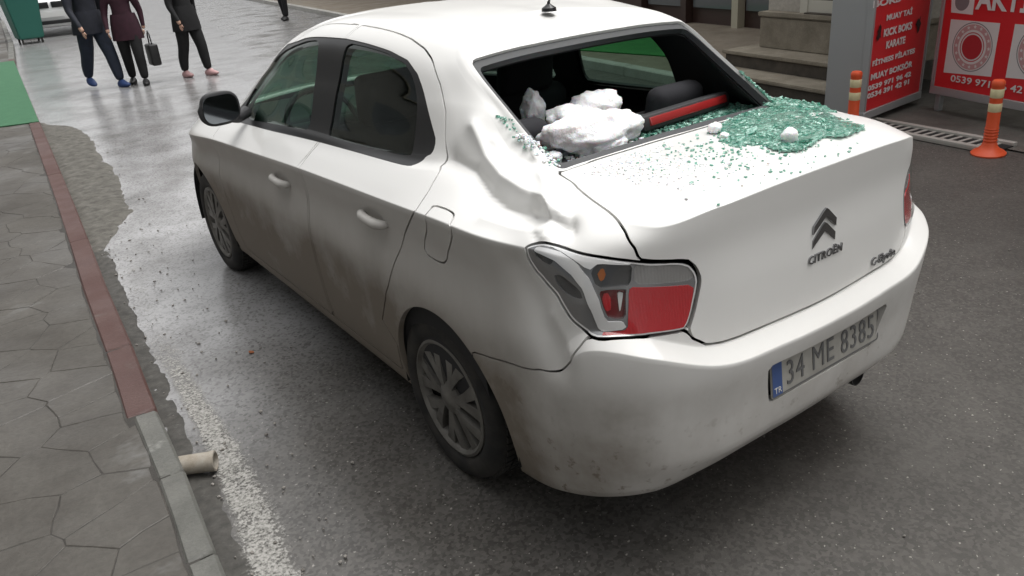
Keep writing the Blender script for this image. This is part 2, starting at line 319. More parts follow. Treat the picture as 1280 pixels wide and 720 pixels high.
CR[:,4]=[.3,.3,0,0,0,0,0,0,0,0,0,0,.8,.9,.9,.9,.9];CR[:,5]=[.3,.3,0,0,0,0,0,0,0,0,0,0,.9,1,1,1,1]
CR[:,9]=[0,0,0,0,.4,.6,.6,.6,.6,.4,.2,.2,.4,.85,.9,.9,.9]
CR[:,11]=[1,1,1,.8,.4,.5,.5,.5,.4,.1,.1,.5,1,1,1,1,1]
CR[:,13]=[.8,.8,.8,.3,0,0,0,0,0,0,0,.3,.8,.8,.8,.8,.8]
def herm(P0,P1,M0,M1,t):
    t2=t*t;t3=t2*t
    return (2*t3-3*t2+1)*P0+(t3-2*t2+t)*M0+(3*t2-2*t3)*P1+(t3-t2)*M1
def s_tangents():
    mir=np.array([-1,1,1.])
    E=np.concatenate([ST[1:2]*mir,ST,ST[-2:-1]*mir])
    d=np.linalg.norm(E[1:]-E[:-1],axis=2)+1e-4
    sl=(E[1:]-E[:-1])/d[...,None]
    T=(sl[1:]*d[:-1,:,None]+sl[:-1]*d[1:,:,None])/(d[1:]+d[:-1])[...,None]
    return T,d[1:-1]
S_T,S_D=s_tangents()
def P0(s,v):
    s=np.clip(np.asarray(s,float),0,NS-1-1e-9);v=np.clip(np.asarray(v,float),0,NL-1-1e-9)
    i=s.astype(int);t=(s-i)[:,None,None]
    d=S_D[i][...,None]
    Q=herm(ST[i],ST[i+1],S_T[i]*d,S_T[i+1]*d,t)           # n x NL x 3
    c=CR[i]*(1-t[...,0])+CR[i+1]*t[...,0]
    j=v.astype(int);w=(v-j)[:,None];n=np.arange(len(s))
    g=lambda k:Q[n,np.clip(k,0,NL-1)]
    A,B,C_,D=g(j-1),g(j),g(j+1),g(j+2)
    l0=np.linalg.norm(B-A,axis=1)[:,None]+1e-5;l1=np.linalg.norm(C_-B,axis=1)[:,None]+1e-5;l2=np.linalg.norm(D-C_,axis=1)[:,None]+1e-5
    s0=(B-A)/l0;s1=(C_-B)/l1;s2=(D-C_)/l2
    T0=(s0*l1+s1*l0)/(l0+l1);T1=(s1*l2+s2*l1)/(l1+l2)
    a=(j==0)[:,None];T0=np.where(a,s1,T0)
    b=(j+2>NL-1)[:,None];T1=np.where(b,s1*[1,1,0]*1.0,T1)
    c0=c[n,j][:,None];c1=c[n,np.clip(j+1,0,NL-1)][:,None]
    T0=T0*(1-c0)+s1*c0;T1=T1*(1-c1)+s1*c1
    return herm(B,C_,T0*l1,T1*l1,w)
# ---------------------------------------------------------------- cutting the body sheet into panels
SEG_S=[6,6,8,10,14,16,16,16,16,22,22,16,10,10,12,12];SEG_V=[3,4,7,6,4,8,8,8,8,6,16,10,10,5,6,4]
def knots(seg): return np.concatenate([[i+k/n for k in range(n)] for i,n in enumerate(seg)]+[[len(seg)]])
KS,KV=knots(SEG_S),np.sort(np.concatenate([knots(SEG_V),[6.955,7.05,8.93,9.07,3.93,4.08,4.92,5.06]]))
DENTS=[]
def dent(P):
    D=np.zeros(len(P))
    for L,sg,am,*up in DENTS:
        if up and up[0]=='cusp': q=polydist(P,L);D+=am*np.exp(-(np.sqrt(q*q+.007**2)-.007)/sg*1.6)*np.exp(-(q/(2.2*sg))**2);continue
        if not up: D+=am*np.exp(-(polydist(P,L)/sg)**2);continue
        up=np.asarray(up[0]);L=np.asarray(L);best=np.full(len(P),9.);tt=np.zeros(len(P));uu=np.zeros(len(P));cl=np.concatenate([[0],np.cumsum(np.linalg.norm(L[1:]-L[:-1],axis=1))])
        for i,(a,b) in enumerate(zip(L[:-1],L[1:])):                 # sheet-metal fold: raised on one side of the line, sunk on the other
            ab=b-a;t=np.clip(((P-a)@ab)/(ab@ab),0,1);v=P-(a+t[:,None]*ab);d=np.linalg.norm(v,axis=1);k=d<best
            best[k]=d[k];tt[k]=np.sign(v[k]@up)*d[k];uu[k]=(cl[i]+t[k]*(cl[i+1]-cl[i]))/cl[-1]
        x=tt/sg;D+=am*x*np.exp(.5-.5*x*x)*np.clip(np.sin(np.pi*np.clip(uu,0,1)),0,1)**.8
    return D
def polydist(P,L,closed=False):
    L=np.asarray(L);A=L if closed else L[:-1];B=np.roll(L,-1,0) if closed else L[1:]
    best=np.full(len(P),9.)
    for a,b in zip(A,B):
        ab=b-a;t=np.clip(((P-a)@ab)/max(ab@ab,1e-12),0,1)
        best=np.minimum(best,np.linalg.norm(P-(a+t[:,None]*ab),axis=1))
    return best
def polyd_keep(P,L,keep):
    best=np.full(len(P),9.)
    for a,b,k in zip(L,np.roll(L,-1,0),keep):
        if not k: continue
        ab=b-a;t=np.clip(((P-a)@ab)/max(ab@ab,1e-12),0,1);best=np.minimum(best,np.linalg.norm(P-(a+t[:,None]*ab),axis=1))
    return best
def nrm0(s,v,e=.012):
    ds=P0(s+e,v)-P0(s-e,v);dv=P0(s,v+e)-P0(s,v-e)
    n=np.cross(ds,dv);l=np.linalg.norm(n,axis=1)[:,None];n=np.where(l>1e-12,n/np.maximum(l,1e-12),[0,0,1.]);
    return n
def PD(s,v,dented):
    P=P0(s,v)
    if dented and DENTS:
        d=dent(P);k=np.abs(d)>1e-5
        if k.any(): P[k]+=np.array([-.86,-.10,.50])*d[k][:,None]
    return P
def surf(sv,dented=True,off=0.):
    s,v=sv[:,0],sv[:,1];e=.012
    P=PD(s,v,dented)
    ds=PD(s+e,v,dented)-PD(s-e,v,dented);dv=PD(s,v+e,dented)-PD(s,v-e,dented)
    n=np.cross(ds,dv);l=np.linalg.norm(n,axis=1)[:,None];n=np.where(l>1e-12,n/np.maximum(l,1e-12),[0,0,1.])
    n[sv[:,0]>NS-1-1e-6,0]=0;n[sv[:,0]<1e-6,0]=0;n[sv[:,1]>NL-1-1e-6]=[0,0,1]
    n/=np.linalg.norm(n,axis=1)[:,None]
    return P-n*off,n
class Sheet:
    def __init__(s,sv,faces): s.sv=sv;s.faces=faces;s.P=P0(sv[:,0],sv[:,1]) if len(sv) else np.zeros((0,3))
    def cut(s,f,shift=0.):
        f=f+shift;f=np.where(np.abs(f)<4e-4,0,f);fl=f.tolist();sv=s.sv.tolist();cache={};ins=[];out=[]
        def cross(a,b):
            k=(a,b) if a<b else (b,a)
            if k not in cache:
                t=fl[k[0]]/(fl[k[0]]-fl[k[1]]);p,q=sv[k[0]],sv[k[1]]
                sv.append([p[0]+t*(q[0]-p[0]),p[1]+t*(q[1]-p[1])]);cache[k]=len(sv)-1
            return cache[k]
        for F in s.faces:
            g=[fl[i] for i in F]
            if max(g)<=0: ins.append(F);continue
            if min(g)>=0: out.append(F);continue
            A=[];B=[];n=len(F)
            for k in range(n):
                a,b=F[k],F[(k+1)%n];fa,fb=g[k],g[(k+1)%n]
                if fa<=0: A.append(a)
                if fa>=0: B.append(a)
                if fa*fb<0:
                    c=cross(a,b);A.append(c);B.append(c)
            if len(A)>2: ins.append(A)
            if len(B)>2: out.append(B)
        sv=np.array(sv)
        return Sheet.sub(sv,ins),Sheet.sub(sv,out)
    @staticmethod
    def sub(sv,faces):
        used=sorted({i for F in faces for i in F});m={u:k for k,u in enumerate(used)}
        return Sheet(sv[used] if used else np.zeros((0,2)),[[m[i] for i in F] for F in faces])
def full_sheet(ks=KS,kv=KV):
    a,b=len(ks),len(kv);sv=np.array([(s,v) for s in ks for v in kv])
    return Sheet(sv,[[i*b+j,(i+1)*b+j,(i+1)*b+j+1,i*b+j+1] for i in range(a-1) for j in range(b-1)])
_G=full_sheet(np.linspace(0,NS-1,161),np.linspace(0,NL-1,129))
_T=np.array([t for F in _G.faces for t in ((F[0],F[1],F[2]),(F[0],F[2],F[3]))])
def squeeze(P):                         # the far flank stands slightly further in at the tail
    P=np.array(P,float);k=.11*np.clip((1.36-P[:,2])/.26,0,1)*np.clip((1.6-P[:,1])/1.6,0,1);P[:,0]*=1-k;return P
def hit(u,v,right=False):               # line of sight -> (s,v) on the body sheet
    P=squeeze(_G.P*[-1,1,1]) if right else _G.P;d=ray(u,v);o=CAM_POS
    A,B,C_=P[_T[:,0]],P[_T[:,1]],P[_T[:,2]];e1,e2=B-A,C_-A
    h=np.cross(d,e2);a=(e1*h).sum(1);a=np.where(np.abs(a)<1e-12,1e-12,a);f=1/a;s=o-A;U=f*(s*h).sum(1);q=np.cross(s,e1);V=f*(q@d);t=f*(e2*q).sum(1)
    k=(U>=-1e-6)&(V>=-1e-6)&(U+V<=1+1e-6)&(t>.1)
    if not k.any(): return None
    i=np.where(k)[0][np.argmin(t[k])];sv=_G.sv
    return sv[_T[i,0]]*(1-U[i]-V[i])+sv[_T[i,1]]*U[i]+sv[_T[i,2]]*V[i]
def hits(px,right=False):
    r=[hit(u,v,right) for u,v in px]
    for p,q in zip(px,r):
        if q is None: print('no hit',p)
    return np.array([q for q in r if q is not None])
def chaikin(L,n=1,closed=True):
    L=np.asarray(L,float)
    for _ in range(n):
        A=L if closed else L[:-1];B=np.roll(L,-1,0) if closed else L[1:]
        Q=np.empty((2*len(A),2));Q[0::2]=.8*A+.2*B;Q[1::2]=.2*A+.8*B
        L=Q if closed else np.concatenate([L[:1],Q,L[-1:]])
    return L
class Outline:
    def __init__(s,sv,rnd=1):
        L=chaikin(sv,rnd);B=np.roll(L,-1,0)
        L=np.concatenate([a+(b-a)*np.linspace(0,1,4,endpoint=False)[:,None] for a,b in zip(L,B)])
        s.sv=L;M=np.roll(L,-1,0);s.keep=~(((L[:,0]>15.99)&(M[:,0]>15.99))|((L[:,0]<.01)&(M[:,0]<.01))|((L[:,1]<0)&(M[:,1]<0)));s.lo=L.min(0)-.35;s.hi=L.max(0)+.35;s.P=P0(L[:,0],L[:,1])
    def __call__(s,sh):
        f=np.ones(len(sh.sv));q=sh.sv;k=((q>s.lo)&(q<s.hi)).all(1)
        if not k.any(): return f
        p=q[k];d=polyd_keep(sh.P[k],s.P,s.keep);x,y=p[:,0],p[:,1];ins=np.zeros(len(p),bool);L=s.sv;M=np.roll(L,-1,0)
        for a,b in zip(L,M):
            c=(a[1]>y)!=(b[1]>y)
            if abs(b[1]-a[1])>1e-12: ins^=c&(x<(b[0]-a[0])*(y-a[1])/(b[1]-a[1])+a[0])
        f[k]=np.where(ins,-d,d);return f
def panel_arrays(sh,dented,off=0.,flange=.018,flip=False,edge=None):
    P,n=surf(sh.sv,dented,off);V=[P];Nn=[n];F=[list(f) for f in sh.faces]
    if flange:
        cnt={}
        for f in sh.faces:
            for k in range(len(f)):
                a,b=f[k],f[(k+1)%len(f)];cnt[(a,b)]=1
        bd=[(a,b) for (a,b) in cnt if (b,a) not in cnt]
        bd=[(a,b) for a,b in bd if not (sh.sv[a,0]>NS-1-1e-6 and sh.sv[b,0]>NS-1-1e-6) and not(sh.sv[a,0]<1e-6 and sh.sv[b,0]<1e-6) and not(sh.sv[a,1]>NL-1-1e-6 and sh.sv[b,1]>NL-1-1e-6)]
        if bd:
            base=len(P);A=np.array([a for a,b in bd]);B=np.array([b for a,b in bd]);e=P[B]-P[A];fn=np.cross(e,n[A]);fn/=np.linalg.norm(fn,axis=1)[:,None]+1e-9
            X=np.concatenate([P[A],P[B],P[B]-n[B]*flange,P[A]-n[A]*flange]);V.append(X);Nn.append(np.concatenate([fn]*4));m_=len(A)
            F+=[[base+m_+k,base+k,base+3*m_+k,base+2*m_+k] for k in range(m_)]
    V=np.concatenate(V);Nn=np.concatenate(Nn)
    if flip: V=squeeze(V*[-1,1,1]);Nn=Nn*[-1,1,1];F=[f[::-1] for f in F]
    return V,Nn,F
def panel(name,mt,parent,L=None,R=None,off=0.,flange=.018):
    Vs,Ns,Fs=[],[],[];b=0
    for sh,fl in ((L,False),(R,True)):
        if sh is None or not sh.faces: continue
        V,n,F=panel_arrays(sh,not fl,off,flange,fl);Vs.append(V);Ns.append(n);Fs+=[[i+b for i in f] for f in F];b+=len(V)
    return obj(name,pymesh(name,np.concatenate(Vs),Fs,True,np.concatenate(Ns)),mt,parent)
GAP=.0032
def take(sh,f,gap=GAP): return sh.cut(f,gap)[0],sh.cut(f,-gap)[1]
car=tag(empty('parked_car'),'dirty white four-door saloon with smashed rear window and crumpled rear quarter','car')
# ---- outlines read off the photograph, laid onto the sheet
O={}
REV_LENS=mat('pale_reversing_lens',(.30,.295,.29),.15,.2,Coat_Weight=.8);ribs(REV_LENS)
O['lamp']=Outline(hits([(655,308.5),(662,305),(679,302.5),(700,307),(724,315.5),(760,322),(793,326),(830,327.5),(860,328),(869,336),(874,348),(872,362),(866,390),(859,412),(840,416),(800,421),(751,424.5),(738,421),(731,413),(700,375),(672,345),(657,324)]),1)
lid_chain=hits([(700,218),(720,234),(740,250),(765,268),(782,290),(794,311),(799,324),(830,326),(861,326),(871,335),(876,348),(874,362),(868,390),(861,412),(866,424)])
print('lidend',lid_chain[-3:]);e_=lid_chain[-1];lid_low=[(e_[0]+.10,5.12),(e_[0]+.25,5.03),(15.,5.03),(18,5.03)]
O['lid']=Outline(np.concatenate([[(12.06,11.0)],lid_chain,lid_low,[(18,11.0)]]),0)
bump_chain=hits([(590,441),(604,444),(640,455),(675,462),(697,463),(712,452),(726,432),(735,421)])
O['bumper']=Outline(np.concatenate([bump_chain,hits([(751,425.5),(800,422),(840,417),(859,413)]),lid_chain[-1:],lid_low,[(18,-.3),(9.6,-.3)]]),0)
O['dlo']=Outline(hits([(299,153),(302,125),(315,102),(340,70),(360,55),(380,48),(402,46),(432,48),(460,54.5),(490,64.5),(510,75),(522,92),(531,120),(537,145),(544.5,172),(544,182),(533,195),(512,208),(470,197.5),(400,178),(340,164)]),0)
O['glass_f']=Outline(hits([(308,149),(310,128),(320,106),(344,73),(363,58),(382,51),(399,49.5),(397,70),(391,120),(386,163),(345,155)]),1)
O['glass_r']=Outline(hits([(434,53),(460,58.5),(488,68),(506,79),(516,97),(521,125),(519,160),(511,195),(470,186),(409,170),(418,120),(427,75)]),1)
rd=hits([(440,29.5),(477,36),(515,49),(532,62),(541,77),(550,105),(557,140),(556,175),(549,207),(535,240),(519,264),(505,295),(494,326),(487,350),(482,373),(478,400)])
O['door_r']=Outline(np.concatenate([[(6.09,13.95)],rd,[(7.55,2.6),(7.45,1.75),(6.09,1.75)]]),0)
O['door_f']=Outline([(4.12,1.75),(6.06,1.75),(6.06,13.95),(5.2,13.95),(4.6,13.9),(4.2,13.6),(4.06,12.6),(4.02,11.2),(4.0,10),(4.0,8),(4.02,5)],0)
O['flap']=Outline(hits([(541,256),(560,262),(568,268),(566,290),(560,320),(556,330),(545,326),(533,318),(530,312),(534,285),(538,262)]),1)
O['rear_window']=Outline([(12.02,11.03),(12.0,11.5),(12.0,12.5),(12.04,12.95),(12.4,12.99),(22,12.99),(22,11.02),(12.4,11.02)],1)
O['rear_window_in']=Outline([(12.35,11.14),(12.28,11.5),(12.28,12.5),(12.38,12.82),(12.8,12.86),(22,12.86),(22,11.10),(12.8,11.12)],1)
O['windscreen']=Outline([(-5,11.1),(2.3,11.1),(2.75,11.2),(2.75,12.8),(2.4,12.92),(-5,12.92)],1)
O['hood']=Outline([(-5,8.1),(1.8,8.1),(2.6,8.8),(2.95,9.6),(3.05,10.4),(2.9,10.95),(-5,10.95)],1)
O['front_bumper']=Outline([(-.5,-.5),(2.62,-.5),(2.62,5.2),(1.9,5.6),(-.5,5.6)],0)
O['headlamp']=Outline([(.75,5.75),(1.9,5.75),(2.5,6.2),(2.75,7.6),(2.2,7.6),(1.2,7.0)],1)
O['pocket']=Outline([(14.90,2.66),(14.76,3.60),(18,3.60),(18,2.66)],0)
# lamp pieces
O['l_chrome']=Outline(hits([(672,308),(700,315),(722,330),(738,350),(749,375),(758,402),(783,402),(783,411),(750,415),(740,390),(729,362),(715,344),(694,326),(668,314)]),0)
O['l_top']=Outline(hits([(686,307.5),(716,315),(752,325),(790,328.5),(790,331),(748,329.5),(737,338),(722,328),(702,315)]),0)
O['l_white']=Outline(hits([(773,366),(782,365),(782,393),(776,393)]),0)
O['l_redsq']=Outline(hits([(752,368),(764,367),(766,388),(758,392)]),0)
O['l_amber']=Outline(hits([(746,340),(752,335),(758,338),(757,351),(750,353)]),1)
O['l_dark']=Outline(hits([(664,311),(674,312),(695,328),(686,332),(670,322)]),1)
O['l_red']=Outline(hits([(786,359),(868,355.5),(863,388),(856,409.5),(800,418),(754,421.5),(751,416),(785,412.5),(786,380)]),0)
O['l_clear']=Outline(hits([(794,330.5),(858,331.5),(866,338),(869,350),(800,356),(792,356)]),0)
O['l_turn']=Outline(hits([(738,339),(748,330),(791,330.5),(789,357),(746,360)]),0)
O['l_cell']=Outline(hits([(748,363),(783,361.5),(783,399),(761,399)]),0)
O['l_slot']=Outline(hits([(690,345),(700,343),(724,362),(730,375),(712,370),(700,362)]),1)
# ---- dents in the left rear quarter
def line3(px): q=hits(px);return P0(q[:,0],q[:,1])
DENTS+= [(line3([(596,158),(613,196),(630,219),(656,236),(688,248),(704,268)]),.050,.025,'cusp'),
         (line3([(562,198),(588,213),(603,240),(622,258),(650,268),(684,274),(700,284)]),.048,-.030,'cusp'),
         (line3([(672,196),(686,232),(690,258),(683,294)]),.034,.020,'cusp'),
         (line3([(702,228),(714,258),(708,290)]),.040,-.019,'cusp'),
         (line3([(610,235),(660,262)]),.10,-.012),
         (line3([(640,205),(668,238)]),.022,-.006,'cusp'),(line3([(604,272),(640,284),(668,286)]),.030,.011,'cusp'),(line3([(655,262),(668,296)]),.020,-.007,'cusp'),(line3([(620,176),(650,210)]),.022,.005,'cusp'),
         (line3([(646,330),(668,372),(690,420),(700,455)]),.050,-.014),(line3([(690,395),(712,440)]),.030,.008,'cusp'),
         (line3([(615,330),(630,380),(640,420)]),.060,.008)]
HANDLE_PX=[(353,226),(469,274)];HANDLE_SV=hits(HANDLE_PX)
for q in HANDLE_SV:
    p=P0(q[:1],q[1:])[0];DENTS.append((np.array([p+[0,.025,-.004],p+[0,-.03,-.004]]),.034,-.018))
A=full_sheet();BR=full_sheet()
def do_side(A,left):
    R={}
    for nm,yc,zc,r in (('rear',-.045,.318,.352),('front',2.655,.318,.352)):
        P=A.P;f=np.where(P[:,0]<-.5,np.hypot(P[:,1]-yc,P[:,2]-zc)-r,1.);f=np.where(A.sv[:,1]<6.9,f,1.)
        _,A=A.cut(f)
    for nm in ('rear_window','windscreen','lamp','lid','bumper','front_bumper','headlamp','hood','dlo','flap','door_r','door_f'):
        R[nm],A=take(A,O[nm](A),.0 if nm in('rear_window','dlo') else (.0036 if nm=='lid' else GAP))
    R['glass_f'],t=take(R['dlo'],O['glass_f'](R['dlo']),0);R['glass_r'],t=take(t,O['glass_r'](t),0)
    R['trim_f'],R['trim_r']=t.cut(t.sv[:,0]-6.075)
    _,R['ring']=R['rear_window'].cut(O['rear_window_in'](R['rear_window']))
    R['pocket'],R['bumper']=take(R['bumper'],O['pocket'](R['bumper']),0)
    l=R['lamp'];R['lampcover']=l.cut(O['lamp'](l),.004)[0];R['l_edge'],l=(lambda a,b:(b,a))(*l.cut(O['lamp'](l),.0045));R['l_rim'],l=(lambda a,b:(b,a))(*l.cut(O['lamp'](l),.0085))
    for nm in ('l_chrome','l_top','l_dark','l_red','l_clear','l_amber','l_turn','l_white','l_redsq','l_cell','l_slot'): R[nm],l=take(l,O[nm](l),0)
    R['l_rest']=l;R['shell']=A
    return R
LS=do_side(A,True);RS=do_side(BR,False)
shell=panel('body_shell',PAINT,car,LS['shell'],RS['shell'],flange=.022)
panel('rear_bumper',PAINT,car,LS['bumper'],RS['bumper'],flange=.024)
panel('plate_recess',PLASTIC,car,LS['pocket'],RS['pocket'],off=.036,flange=0)
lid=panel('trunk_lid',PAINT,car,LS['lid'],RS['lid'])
panel('rear_window_frame',RUBBER,car,LS['ring'],RS['ring'],off=.010,flange=.02)
panel('windscreen',GLASS,car,LS['windscreen'],RS['windscreen'],off=.006,flange=0)
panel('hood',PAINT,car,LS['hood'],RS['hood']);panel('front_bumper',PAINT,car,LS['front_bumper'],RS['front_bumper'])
for S,k in ((LS,'L'),(RS,'R')):
    kw={k:S['headlamp']};panel('headlamp',CLEAR_LENS,car,**kw)
    kw={k:S['flap']}
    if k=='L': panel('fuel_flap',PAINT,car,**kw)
    else: panel('filler_panel',PAINT,car,**kw)
    hd=[]
    for d,g,t in (('door_f','glass_f','trim_f'),('door_r','glass_r','trim_r')):
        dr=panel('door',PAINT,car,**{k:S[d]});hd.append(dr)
        panel('window_trim',BLACK,dr,**{k:S[t]},off=.003,flange=.012);panel('window_glass',GLASS,dr,**{k:S[g]},off=.008,flange=0)
    lp=panel('tail_lamp',CLEAR_LENS,car,**{k:S['l_rest']},off=.002,flange=.012);panel('lamp_seal',BLACK,lp,**{k:S['l_edge']},off=.001,flange=.008)
    panel('chrome_strip',CHROME,lp,**{k:S['l_chrome']},off=-.003,flange=.01);panel('red_lens',RED_LENS,lp,**{k:S['l_red']},off=0,flange=.02)
    panel('reversing_lens',REV_LENS,lp,**{k:S['l_clear']},off=.004,flange=.01);panel('turn_signal_cell',SMOKE_LENS,lp,**{k:S['l_turn']},off=.010,flange=.01)
    panel('brake_light_cell',RED_DARK,lp,**{k:S['l_cell']},off=.014,flange=.01);panel('reflector_slot',SMOKE_LENS,lp,**{k:S['l_slot']},off=.006,flange=.01)
    panel('chrome_rim',CHROME,lp,**{k:S['l_rim']},off=.001,flange=.008);panel('lens_cover',COVER,lp,**{k:S['lampcover']},off=-.006,flange=0);panel('chrome_strip',CHROME,lp,**{k:S['l_top']},off=-.002,flange=.01);panel('reflector_slot',SMOKE_LENS,lp,**{k:S['l_dark']},off=.006,flange=.01);panel('amber_bulb',AMBER,lp,**{k:S['l_amber']},off=.006,flange=.01);panel('white_reflector',POSTER_WHITE,lp,**{k:S['l_white']},off=.010,flange=.01);panel('red_reflector',RED_LENS,lp,**{k:S['l_redsq']},off=.010,flange=.01)
    sx=-1 if k=='L' else 1
    for dr,q in zip(hd,HANDLE_SV):          # pull handles over their cups
        P,n=surf(q[None],False);P=P[0] if sx<0 else squeeze(P*[-1,1,1])[0];bm=bmesh.new()
        pts=[(P[0]+sx*o,P[1]+dy,P[2]+.004+dz) for o,dy,dz in ((-.004,.086,.002),(.016,.078,.003),(.026,.05,.003),(.029,0,.0),(.026,-.05,-.003),(.014,-.078,-.003),(-.006,-.088,-.003))]
        tube(bm,pts,[.010,.015,.0175,.017,.0185,.016,.010],12);obj('handle',bm_mesh('handle',bm,True),PAINT,dr)
# interior lining of the whole cabin, a few cm inside the sheet
LIN=full_sheet(np.linspace(2.2,NS-1,90),np.linspace(2,NL-1,70))
def lining(sh):
    for nm in ('glass_f','glass_r'): _,sh=sh.cut(O[nm](sh),.004)
    _,sh=sh.cut(O['rear_window_in'](sh),.0);_,sh=sh.cut(O['windscreen'](sh),0)
    s,v=sh.sv[:,0],sh.sv[:,1];f=np.where((s>9.6)|(s<4.05),11.-v,-1.);_,sh=(lambda a,b:(b,a))(*sh.cut(f,0));return sh
LN=lining(LIN);s_,v_=LN.sv[:,0],LN.sv[:,1]
low_,up_=LN.cut(v_-13.4)
panel('pillar_trim',TRIM_IN,car,low_,low_,off=.035,flange=0);panel('headliner',HEADLINER,car,up_,up_,off=.030,flange=0)
# ---- underbody, wheel housings, wheels
def underbody():
    bm=bmesh.new();add_box(bm,(0,1.3,.32),(1.06,4.0,.2),None,.05);add_box(bm,(0,1.33,.28),(1.50,1.9,.16),None,.04);add_box(bm,(0,-.55,.40),(1.1,.5,.25),None,.06)
    return obj('underbody',bm_mesh('underbody',bm,True,40),LINER,car)
underbody()
for yc in (-.045,2.655):
    for sx in (-1,1):
        bm=bmesh.new();lathe(bm,[(.362,sx*(.795 if sx<0 or yc>1 else .735)),(.362,sx*.50),(.0,sx*.50)],28,'X',(0,yc,.318),math.radians(-12),math.radians(192))
        obj('wheel_housing',bm_mesh('wheel_housing',bm,True,40),LINER,car)
def wheel_meshes():
    bm=bmesh.new();lathe(bm,[(.212,.0),(.218,.012),(.232,.022),(.262,.026),(.288,.018),(.299,.004),(.304,-.018),(.3055,-.085),(.304,-.152),(.299,-.172),(.28,-.186),(.22,-.18)],56,'X')
    # tread blocks
    t=bm_mesh('tyre',bm,True,50)
    bm=bmesh.new()
    for k in range(64):
        a=2*math.pi*k/64
        for h,w in ((-.028,.03),(-.066,.028),(-.104,.028),(-.142,.03)):
            add_box(bm,(0,0,0),(w,.021,.010))
            vs_=bm.verts[-8:] if False else list(bm.verts)[-8:]
            for q in vs_:
                co=q.co+Vector((h,0,.3065));c,s=math.cos(a),math.sin(a);q.co=Vector((co.x,co.y*c-co.z*s,co.y*s+co.z*c))
    tr=bm_mesh('tread',bm)
    bm=bmesh.new();lathe(bm,[(.216,.002),(.216,.018),(.206,.022),(.196,.014),(.190,.004),(.186,-.012)],56,'X')        # rim lip
    rim=bm_mesh('rim',bm,True,40)
    bm=bmesh.new();lathe(bm,[(0,-.03),(.15,-.034),(.20,-.018)],40,'X');bk=bm_mesh('brake_backing',bm,True)
    bm=bmesh.new();NSP=7
    for k in range(NSP):
        a0=2*math.pi*k/NSP
        for sgn in (-1,1):                   # each spoke is a pair of curved arms
            pts=[]
            prof=[(.045,.02),(.085,.055),(.13,.085),(.17,.115),(.197,.135)]
            L=[];Rr=[]
            for r,aw in prof:
                ac=a0+sgn*aw*1.75;wd=(.012+.024*(r-.045)/.15)/r*.5*1.35
                L.append((r,ac-wd));Rr.append((r,ac+wd))
            hgt=lambda r:.016-.006*((r-.045)/.15)+ .004*math.sin(r*15)
            top=[[bm.verts.new((hgt(r),r*math.cos(a),r*math.sin(a))) for r,a in S_] for S_ in (L,Rr)]
            bot=[[bm.verts.new((-.012,r*math.cos(a),r*math.sin(a))) for r,a in S_] for S_ in (L,Rr)]
            for i in range(len(prof)-1):
                bm.faces.new((top[0][i],top[0][i+1],top[1][i+1],top[1][i]))
                bm.faces.new((top[0][i],top[0][i+1],bot[0][i+1],bot[0][i]));bm.faces.new((top[1][i],top[1][i+1],bot[1][i+1],bot[1][i]))
    sp=bm_mesh('wheel_cover',bm,True,40)
    bm=bmesh.new();lathe(bm,[(0,.026),(.022,.026),(.03,.022),(.052,.018),(.062,.010),(.064,-.012)],32,'X');cap=bm_mesh('hub_cap',bm,True,40)
    return t,tr,rim,bk,sp,cap
WM=wheel_meshes()
hubp=at(561,507,x=-.792)
def wheel(parent,x,y,side,spin,R=.305):
    w=obj('wheel',WM[0],TYRE,parent)
    w.location=(x,y,R-.003);w.rotation_euler=(spin,0,0 if side>0 else math.pi)
    for me,nm,mt in ((WM[1],'tread',TYRE),(WM[2],'rim',RIM),(WM[3],'brake_backing',LINER),(WM[4],'wheel_cover',RIM),(WM[5],'hub_cap',RIM)): obj(nm,me,mt,w)
    return w
for y,sp in ((hubp[1],.3),(2.655,1.0)):
    wheel(car,-.772,y,-1,sp);wheel(car,.72 if y<1 else .765,y,1,sp+.4)
# ---- badges, lettering, plate
def on_sheet(u,v,right=False,off=0.):
    q=hit(u,v,right);P,n=surf(q[None],False);P,n=P[0]+n[0]*off,n[0]
    if right: P=squeeze((P*[-1,1,1])[None])[0];n=n*[-1,1,1]
    return P,n
def place_text(s,size,P,n,mt,parent,xdir=(1,0,0),name='lettering',**k):
    me=text_mesh(s,size,**k);o=obj(name,me,mt,parent)
    n=Vector(n).normalized();x=Vector(xdir);x=(x-n*x.dot(n)).normalized();y=n.cross(x)
    o.matrix_local=Matrix(((x.x,y.x,n.x,P[0]),(x.y,y.y,n.y,P[1]),(x.z,y.z,n.z,P[2]),(0,0,0,1)));return o
BADGE=mat('badge_chrome',(.33,.33,.34),.22,1.)
Pb,nb=on_sheet(1030,272,False,.0)
def chevron(dz):
    bm=bmesh.new();w=.052;pl=[(-w,-.036),(-w+.001,-.012),(-.010,.024),(0,.030),(.010,.024),(w-.001,-.012),(w,-.036),(.0,.004)]
    fr=lambda a,b,c:(Pb[0]+a,Pb[1]-.001-c,Pb[2]+b+dz)
    prism(bm,pl[:4]+[pl[7]],0,.006,fr);prism(bm,[pl[7],pl[3]]+pl[4:7],0,.006,fr)
    return obj('chevron',bm_mesh('chevron',bm),BADGE,lid)
chevron(0);chevron(-.042)
P1,n1=on_sheet(1028,319,False,.001);place_text('CITROËN',.034,(0+.0,P1[1],P1[2]),(0,-1,.0),BADGE,lid,bold=.0006,extrude=.003,spacing=1.12)
P2,n2=on_sheet(1103,321,True,.002);place_text('C-Elysée',.036,P2,n2,BADGE,lid,extrude=.003,bold=.0006,spacing=1.05)
def plate_mat():
    mt=mat('dusty_plate_white',(.5,.5,.48),.5);g=N(mt);g.out(Base_Color=g.mix(g.ramp(g.noise(8,4),[(.35,0),(.7,1)]),(.40,.388,.355),(.27,.26,.235)));return mt
